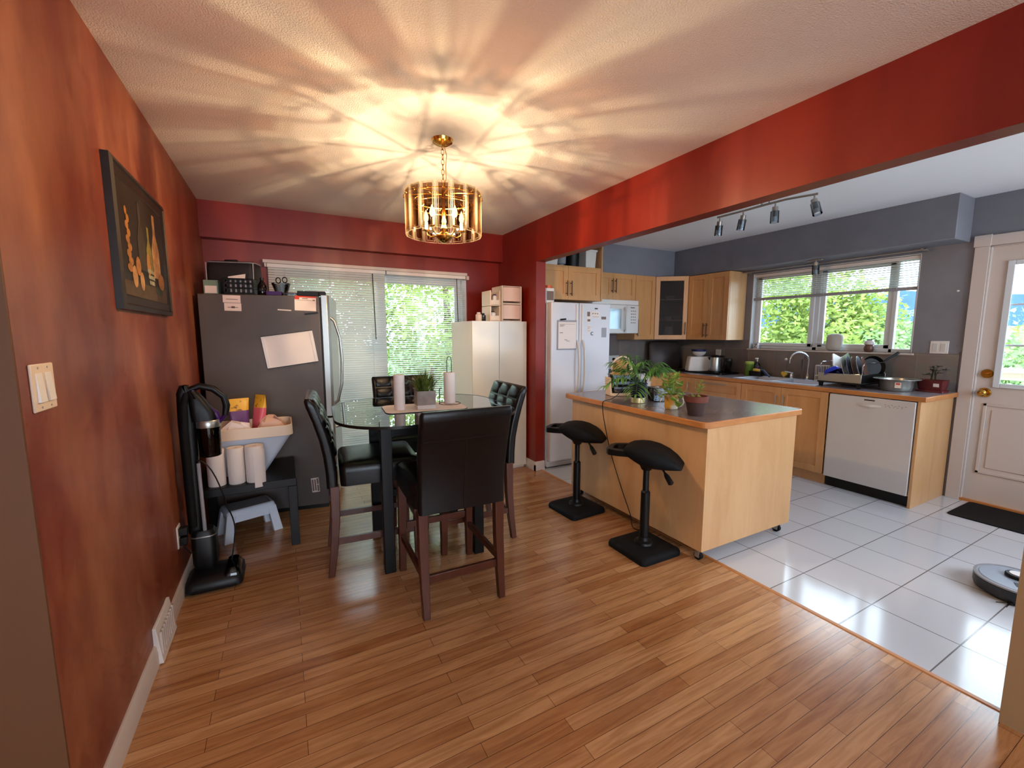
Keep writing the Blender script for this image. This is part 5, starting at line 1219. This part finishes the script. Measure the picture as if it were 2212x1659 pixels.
obj('hose', G().tube([(-.052, -.045, .33), (-.054, -.05, .6), (-.055, -.05, .85), (-.05, -.04, 1.0), (-.04, -.01, 1.06)], .017, 10), W['blackr'], t, smooth=60)
obj('wand', G().tube([(-.005, -.045, .30), (-.008, -.05, .68)], .009, 8), W['greyp'], t)
cup = obj('dust_cup', G().lathe([(.046, .705), (.052, .71), (.055, .87), (.052, .87), (.048, .715), (.001, .712)], (.045, 0, 0), 28), W['clearg'], t, smooth=50)
obj('cup_ring', G().lathe([(.0565, .868), (.0575, .872), (.0575, .905), (.055, .908), (.001, .908)], (.045, 0, 0), 28), W['steel'], cup, smooth=50)
obj('cup_core', G().lathe([(.02, .715), (.028, .72), (.028, .80), (.034, .86), (.001, .862)], (.045, 0, 0), 20), W['blackp'], cup, smooth=50)
obj('upper_body', G().rings([[(x, y, z) for x, y in rrect(w, d, .03, 4, (c, 0))] for z, w, d, c in ((.905, .11, .10, .03), (.95, .11, .10, .025), (1.03, .07, .08, 0), (1.07, .05, .06, -.02))]), W['blackp'], t, smooth=50)
hp_ = [(-.03, 0, 1.075), (.02, 0, 1.095), (.08, 0, 1.075), (.125, 0, 1.03), (.135, 0, .98), (.125, 0, .925)]
obj('handle_loop', G().tube(hp_, [.016, .018, .018, .018, .018, .016], 10), W['blackp'], t, smooth=60)
obj('handle_accent', G().tube([(.125, 0, .93), (.10, 0, .895), (.085, -.004, .935), (.03, -.004, .985), (-.01, -.004, 1.03), (-.012, -.004, 1.075)], [.014, .018, .019, .017, .015, .012], 8), W['purple'], t, smooth=60)
obj('power_lead', G().tube(bez((-.02, -.055, .70), (.06, -.09, .72), (.105, -.03, .40), 8) + bez((.105, -.03, .40), (.14, .0, .30), (.125, -.02, .22), 6)[1:] + bez((.125, -.02, .22), (.115, -.05, .12), (.10, -.06, .085), 6)[1:], .0035, 6), W['blackp'], t)
obj('plug_lead', G().tube([(-.100, -.14, .30), (-.06, -.13, .22), (-.05, -.07, .20), (-.03, -.03, .24)], .003, 6), W['blackp'], t)

# ---- tall cream cupboard in the corner with drawer units
t = thing('tall_cupboard', 'tall cream two door cupboard beside the red wall end', 'cupboard', (1.572, 3.745, 0))
cw, chh = .588, 1.494
obj('carcass', G().box(0, .018, .05, cw, .55, chh - .001), W['almond'], t, bevel=.002)
obj('plinth', G().box(.01, .03, 0, cw - .01, .53, .05), W['almond'], t)
for a, b, hx in ((.0, .281, .258), (.284, cw, .307)):
    do = obj('door', G().box(a, 0, .03, b, .0175, chh), W['cabw'], t, bevel=.002)
    obj('handle', G().tube([(hx, 0, .79), (hx, -.016, .792), (hx, -.02, .775), (hx, -.016, .75), (hx, 0, .748)], .004, 6).tube([(hx - .014, -.018, .79), (hx + .014, -.018, .786)], .0035, 6), W['chrome'], do)
def drawers(x0, x1, y0, y1, z, label, solid, h=.145):
    t = thing('plastic_drawer_unit', label, 'drawer unit', ((x0 + x1) / 2, (y0 + y1) / 2, z)); w, d = x1 - x0, y1 - y0
    for k in range(2):
        zz = k * h; g = G()
        for s in (-1, 1):
            g.box(s * w / 2 - (.012 if s > 0 else 0), -d / 2, zz, s * w / 2 + (.012 if s < 0 else 0), d / 2, zz + h - .004)
        g.box(-w / 2 + .012, d / 2 - .008, zz, w / 2 - .012, d / 2, zz + h - .004).box(-w / 2 + .012, -d / 2, zz, w / 2 - .012, d / 2 - .008, zz + .008)
        if solid: g.box(-w / 2, -d / 2, zz + h - .008, w / 2, d / 2, zz + h - .001)
        obj('frame', g, W['almond'], t, bevel=.002)
        if solid:
            obj('drawer', G().prism([(-w / 2 + .014, -d / 2 + .003), (0, -d / 2 - .012), (w / 2 - .014, -d / 2 + .003), (w / 2 - .014, d / 2 - .012), (-w / 2 + .014, d / 2 - .012)], zz + .022, zz + h - .012), M('peach_drawer_front', (226, 184, 158), .35) if k == 0 else bpy.data.materials['peach_drawer_front'], t, bevel=.004)
        else:
            obj('tray', G().box(-w / 2 + .013, -d / 2 + .002, zz + .012, w / 2 - .013, -d / 2 + .008, zz + .055).box(-w / 2 + .013, -d / 2 + .008, zz + .01, w / 2 - .013, d / 2 - .01, zz + .016), W['almond'], t)
    return t
drawers(1.908, 2.128, 3.79, 4.02, chh + .0005, 'two peach plastic drawers stacked on the tall cream cupboard', True, .172)
drawers(1.795, 1.905, 3.82, 4.02, chh + .0005, 'open cream plastic trays beside the peach drawers', False, .150)
def small(name, x, y, z, r, h, m, label, capm=None):
    t = thing(name, label, 'bottle', (x, y, z))
    obj('body', G().lathe([(r * .9, 0), (r, .004), (r, h * .72), (r * .55, h * .84), (r * .5, h * .86), (.001, h * .861)], n=16), W[m], t, smooth=50)
    obj('cap', G().cyl((0, 0, h * .85), (0, 0, h), r * .58, n=14), W[capm or 'whitem'], t)
    return t
small('pill_bottle', 1.872, 3.88, chh + .168, .022, .10, 'whitem', 'white bottle with dark cap in the upper open tray', 'purple')
small('pill_bottle', 1.852, 3.88, chh + .018, .028, .085, 'whitem', 'white bottle with dark print in the lower open tray', 'dink')
small('pill_bottle', 1.69, 3.86, chh, .030, .085, 'almond', 'cream jar at the left on top of the cream cupboard')
small('pill_bottle', 1.752, 3.90, chh, .030, .080, 'clearg', 'dark jar between cream jar and open trays on cupboard', 'blackp')

# ================================================================ kitchen lights, robot, mat
t = thing('track_light', 'four head brushed nickel track light on the kitchen ceiling', 'ceiling light')
PTS = [(3.36, 2.55, 2.365), (3.40, 2.36, 2.375), (3.405, 2.17, 2.378), (3.40, 2.0, 2.376), (3.44, 1.80, 2.368)]
obj('bar', G().tube([Vector(p) for p in PTS], .009, 8), W['nickel'], t, smooth=60)
obj('mount', G().box(3.385, 2.085, 2.40, 3.42, 2.235, 2.4398).cyl((3.402, 2.19, 2.38), (3.402, 2.19, 2.41), .006, n=8).cyl((3.402, 2.13, 2.38), (3.402, 2.13, 2.41), .006, n=8), W['nickel'], t, bevel=.002)
HD = [(3.364, 2.53, 2.362, (.15, .20, -1)), (3.40, 2.34, 2.372, (.05, .22, -1)), (3.402, 2.08, 2.374, (0, .0, -1)), (3.436, 1.82, 2.366, (-.1, -.34, -1))]
def head(t, x, y, z, d, drop=.045):
    d = Vector(d).normalized(); p = Vector((x, y, z)); q = p - Vector((0, 0, drop))
    h = obj('lamp_head', G().cyl(p, q, .006, n=8).cyl(q - d * .012, q + d * .06, .021, .021, 16), W['nickel'], t, smooth=40)
    mq = d.to_track_quat('Z', 'Y').to_matrix()
    obj('shade', G().lathe([(.030, .020), (.031, .021), (.031, .105), (.029, .105), (.029, .022)], q, 20, mq), W['clearw'], h, smooth=60)
    obj('bulb', G().lathe([(.012, .06), (.017, .075), (.016, .095), (.001, .10)], q, 14, mq), W['whitem'], h, smooth=60)
for hd in HD: head(t, *hd)
t = thing('spot_light', 'single small spot light under the soffit above the sink window', 'ceiling light')
obj('mount_plate', G().bc((4.70, 2.44, 2.094), (.03, .14, .011)), W['nickel'], t, bevel=.003)
head(t, 4.70, 2.43, 2.09, (0, -.05, -1), .03)
t = thing('robot_vacuum', 'round dark robot vacuum on the white floor tiles at right', 'robot vacuum', (3.36, .615, 0), 25)
obj('body', G().lathe([(.150, .010), (.165, .014), (.170, .03), (.170, .07), (.165, .074), (.001, .074)], n=48), M('robot_dark_shell', (28, 29, 34), .35), t, smooth=40)
obj('top_plate', G().lathe([(.150, .074), (.152, .079), (.148, .083), (.001, .083)], n=48), M('robot_top', (138, 146, 160), .3), t, smooth=40)
obj('bumper_trim', G().lathe([(.1655, .0735), (.1700, .0735), (.1705, .082), (.158, .085), (.157, .080)], n=48), W['greyp'], t, smooth=40)
obj('sensor_turret', G().lathe([(.048, .083), (.050, .085), (.050, .098), (.046, .102), (.001, .102)], (.03, .0, 0), 28), W['blackp'], t, smooth=40)
obj('turret_cap', G().lathe([(.034, .102), (.034, .105), (.001, .105)], (.03, 0, 0), 24), W['whitem'], t)
obj('button_panel', G().bc((-.075, .02, .0835), (.05, .03, .002)).bc((-.11, -.02, .0835), (.03, .012, .002)), W['blackp'], t)
obj('side_brush', G().tube([(-.15, .06, .012), (-.20, .085, .006)], .002, 5).tube([(-.15, .06, .012), (-.17, .115, .006)], .002, 5).cyl((-.15, .06, .006), (-.15, .06, .016), .012, n=10), W['blackp'], t)
for y in (-.10, .10): obj('wheel', G().cyl((0, y - .012, .03), (0, y + .012, .03), .03, n=16), W['blackr'], t)
o = obj('door_mat', G().prism(rrect(.47, .90, .03, 4, (4.66, .77)), 0, .008), W['blackr'], bevel=.002); tag(o, 'black door mat on white tiles before the back door', 'door mat')

# ================================================================ outside
def tree(label, x, y, z0, h, rx, rz_, n, m, seed, leaf=.12, name='garden_tree'):
    r = random.Random(seed); t = thing(name, label, 'tree', (x, y, z0), 0, 'garden trees and shrubs')
    obj('trunk', G().tube([(0, 0, 0), (.05, 0, h * .4), (-.03, .04, h * .75)], [.14, .10, .04], 8), W['bark'], t)
    g = G(); cz = h - rz_
    blobs = [(Vector((0, 0, cz)), 1.0)]
    for k in range(16):
        a = r.uniform(0, 2 * PI); e = r.uniform(-.8, .9); q = Vector((rx * .72 * math.cos(a) * math.sqrt(1 - e * e), rx * .72 * math.sin(a) * math.sqrt(1 - e * e), cz + rz_ * .75 * e)); blobs.append((q, r.uniform(.3, .5)))
    for k in range(int(n * 3)):
        c, s = blobs[0] if r.random() < .25 else r.choice(blobs)
        d = Vector((r.gauss(0, 1), r.gauss(0, 1), r.gauss(0, 1))).normalized() * (r.random() ** .35)
        p = c + Vector((d.x * rx * s, d.y * rx * s, d.z * rz_ * s))
        a = Vector((r.gauss(0, 1), r.gauss(0, 1), r.gauss(0, .5))).normalized(); b = a.orthogonal().normalized(); b.rotate(Matrix.Rotation(r.uniform(0, 6.28), 3, a)); l = leaf * .5 * r.uniform(.6, 1.3)
        g.face([p - a * l, p - b * l * .5, p + a * l, p + b * l * .5])
    obj('crown', g, W[m], t, smooth=0); return t
tree('tall bright green tree filling the left kitchen window', 10.6, 7.2, -3.2, 7.6, 2.1, 3.0, 7000, 'tree', 1, .13)
tree('bright green tree between the window panes, left of mountain', 11.6, 5.6, -3.2, 6.2, 1.5, 2.4, 4500, 'tree', 2, .13)
tree('lower green tree under the mountain in right window pane', 12.6, 4.4, -3.2, 5.2, 1.8, 2.0, 4500, 'tree2', 3, .13)
tree('feathery green tree at the far right of the kitchen window', 12.4, 2.9, -3.2, 5.1, 1.6, 2.2, 4000, 'tree2', 4, .12)
tree('green tree seen through the back door glass', 14.5, 1.6, -3.2, 5.0, 2.2, 2.2, 4000, 'tree', 5, .14)
tree('dense shrub behind the deck rail outside the back door', 8.0, .9, -2.6, 3.5, 1.1, 1.3, 3000, 'tree2', 6, .08, 'garden_shrub')
tree('leafy hedge tree outside left half of the patio door', .3, 8.6, -.6, 4.6, 1.7, 2.2, 5000, 'tree2', 7, .11)
tree('leafy hedge tree outside right half of the patio door', 2.9, 8.2, -.6, 4.4, 1.6, 2.1, 5000, 'tree', 8, .11)
tree('low shrub at the foot of the patio steps', 2.2, 6.9, -.6, 1.9, 1.0, .9, 2500, 'tree2', 9, .07, 'garden_shrub')
g = G(); n = 40
hp = [(30 + 1.5 * k, ) for k in range(n)]
def ridge(name, dist, az0, az1, hts, zb, m, dep):
    g = G(); R = []
    for i in range(len(hts)):
        a = math.radians(az0 + (az1 - az0) * i / (len(hts) - 1)); s, c = math.sin(a), math.cos(a)
        R.append([(dist * s, dist * c, zb), (dist * s * 1.0, dist * c * 1.0, zb + .35 * (hts[i] - zb)), ((dist + dep * .5) * s, (dist + dep * .5) * c, hts[i]), ((dist + dep) * s, (dist + dep) * c, zb)])
    return struct(name, g.rings(R), m, smooth=60)
r5 = random.Random(2)
HT = [60, 66, 72, 80, 88, 98, 108, 122, 104, 96, 90, 92, 84, 78, 74, 66, 60, 55]
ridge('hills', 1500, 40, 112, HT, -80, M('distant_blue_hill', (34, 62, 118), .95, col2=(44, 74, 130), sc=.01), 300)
ridge('hills_near', 300, 35, 120, [4 + 5 * r5.random() for _ in range(40)], -20, W['tree2'], 60)
struct('ground_outside', G().box(-60, YB + .5, -.7, 40, 60, -.6).box(XK + 2.6, -60, -3.3, 400, YB + .5, -3.2), M('lawn', (66, 92, 42), .95, col2=(84, 108, 54), sc=2))
struct('ground_patio', G().box(-3, YB + .12, -.12, 5, YB + .5 + 1.6, -.06), M('patio_concrete', (150, 146, 140), .9))
t = thing('deck_railing', 'pale timber deck rail outside the back door', 'railing')
g = G()
obj('top_rail', G().box(6.45, -1.6, .98, 6.60, 2.4, 1.02).box(6.50, -1.6, .90, 6.54, 2.4, .98), W['live'], t)
for k in range(4): obj('post', G().box(6.48, -1.5 + k * 1.25, -.12, 6.57, -1.41 + k * 1.25, .98), W['live'], t)
obj('lower_rail', G().box(6.50, -1.6, .05, 6.54, 2.4, .12), W['live'], t)
struct('ground_deck_bounce', G().box(XK + .14, -3.2, -.2, 6.7, 4.4, -.12).box(2.0, -3.2, -.2, XK + .14, -1.12, -.12), M('pale_bounce_deck', (206, 198, 188), .8))  # deck extended unseen under the kitchen window, pale to bounce light indoors

# ================================================================ light, camera, world
wd = bpy.data.worlds.new('World'); bpy.context.scene.world = wd; wd.use_nodes = True
t = wd.node_tree; t.nodes.clear()
wo = t.nodes.new('ShaderNodeOutputWorld'); bg = t.nodes.new('ShaderNodeBackground'); sk = t.nodes.new('ShaderNodeTexSky')
sk.sky_type = 'HOSEK_WILKIE'; sk.turbidity = 4; sk.sun_direction = Vector((-.35, -.55, .75)).normalized(); sk.ground_albedo = .35
mx = t.nodes.new('ShaderNodeMixRGB'); mx.inputs['Fac'].default_value = .85
tc = t.nodes.new('ShaderNodeTexCoord'); nz = t.nodes.new('ShaderNodeTexNoise'); nz.inputs['Scale'].default_value = 2.5; nz.inputs['Detail'].default_value = 5
t.links.new(tc.outputs['Generated'], nz.inputs['Vector']); rp = t.nodes.new('ShaderNodeValToRGB'); rp.color_ramp.elements[0].position = .3; rp.color_ramp.elements[1].position = .7
rp.color_ramp.elements[0].color = (.70, .86, 1.06, 1); rp.color_ramp.elements[1].color = (.93, 1.0, 1.1, 1)
t.links.new(nz.outputs['Fac'], rp.inputs['Fac'])
t.links.new(sk.outputs[0], mx.inputs[1]); t.links.new(rp.outputs['Color'], mx.inputs[2]); t.links.new(mx.outputs[0], bg.inputs['Color'])
bg.inputs['Strength'].default_value = SKY; t.links.new(bg.outputs[0], wo.inputs['Surface'])
def portal(loc, rot, sx, sy):
    l = bpy.data.lights.new('sky_portal', 'AREA'); l.shape = 'RECTANGLE'; l.size = sx; l.size_y = sy; l.cycles.is_portal = True
    o = bpy.data.objects.new('sky_portal', l); o.location = loc; o.rotation_euler = rot; C.objects.link(o)
portal((XK + .16, (WY0 + WY1) / 2, (WZ0 + WZ1) / 2), (0, PI / 2, 0), WZ1 - WZ0, WY1 - WY0)
portal((XK + .10, .84, 1.44), (0, PI / 2, 0), .94, .65)
portal(((DX0 + DX1) / 2, YB + .14, 1.0), (-PI / 2, 0, 0), DX1 - DX0, 2.0)
portal((0, -3.32, 1.3), (PI / 2, 0, 0), 2.8, 1.5)
portal((3.675, -1.12, 1.5), (PI / 2, 0, 0), 1.85, 1.3)

sc = bpy.context.scene
cam = bpy.data.cameras.new('camera'); co = bpy.data.objects.new('camera', cam); C.objects.link(co); sc.camera = co
cam.sensor_fit = 'HORIZONTAL'; cam.sensor_width = 36; cam.lens = 926.4 / 2212 * 36; cam.clip_start = .05; cam.clip_end = 5000
y, p, r = math.radians(28.03), math.radians(6.72), math.radians(.035)
fw = Vector((math.sin(y) * math.cos(p), math.cos(y) * math.cos(p), -math.sin(p))); rt = Vector((math.cos(y), -math.sin(y), 0)); up = rt.cross(fw)
rt2 = rt * math.cos(r) - up * math.sin(r); up2 = up * math.cos(r) + rt * math.sin(r)
m = Matrix((rt2, up2, -fw)).transposed().to_4x4(); m.translation = Vector((0, 0, 1.376)); co.matrix_world = m
vs = sc.view_settings; sc.display_settings.display_device = 'sRGB'; vs.view_transform = 'Standard'; vs.look = 'None'; vs.exposure = EXPO; vs.gamma = 1; vs.use_curve_mapping = False
cy = sc.cycles; cy.use_denoising = True; cy.max_bounces = 8; cy.diffuse_bounces = 4; cy.glossy_bounces = 4; cy.transmission_bounces = 6; cy.transparent_max_bounces = 24
cy.caustics_reflective = False; cy.caustics_refractive = False; cy.sample_clamp_indirect = 6; cy.use_adaptive_sampling = True; cy.adaptive_threshold = .06; cy.adaptive_min_samples = 12
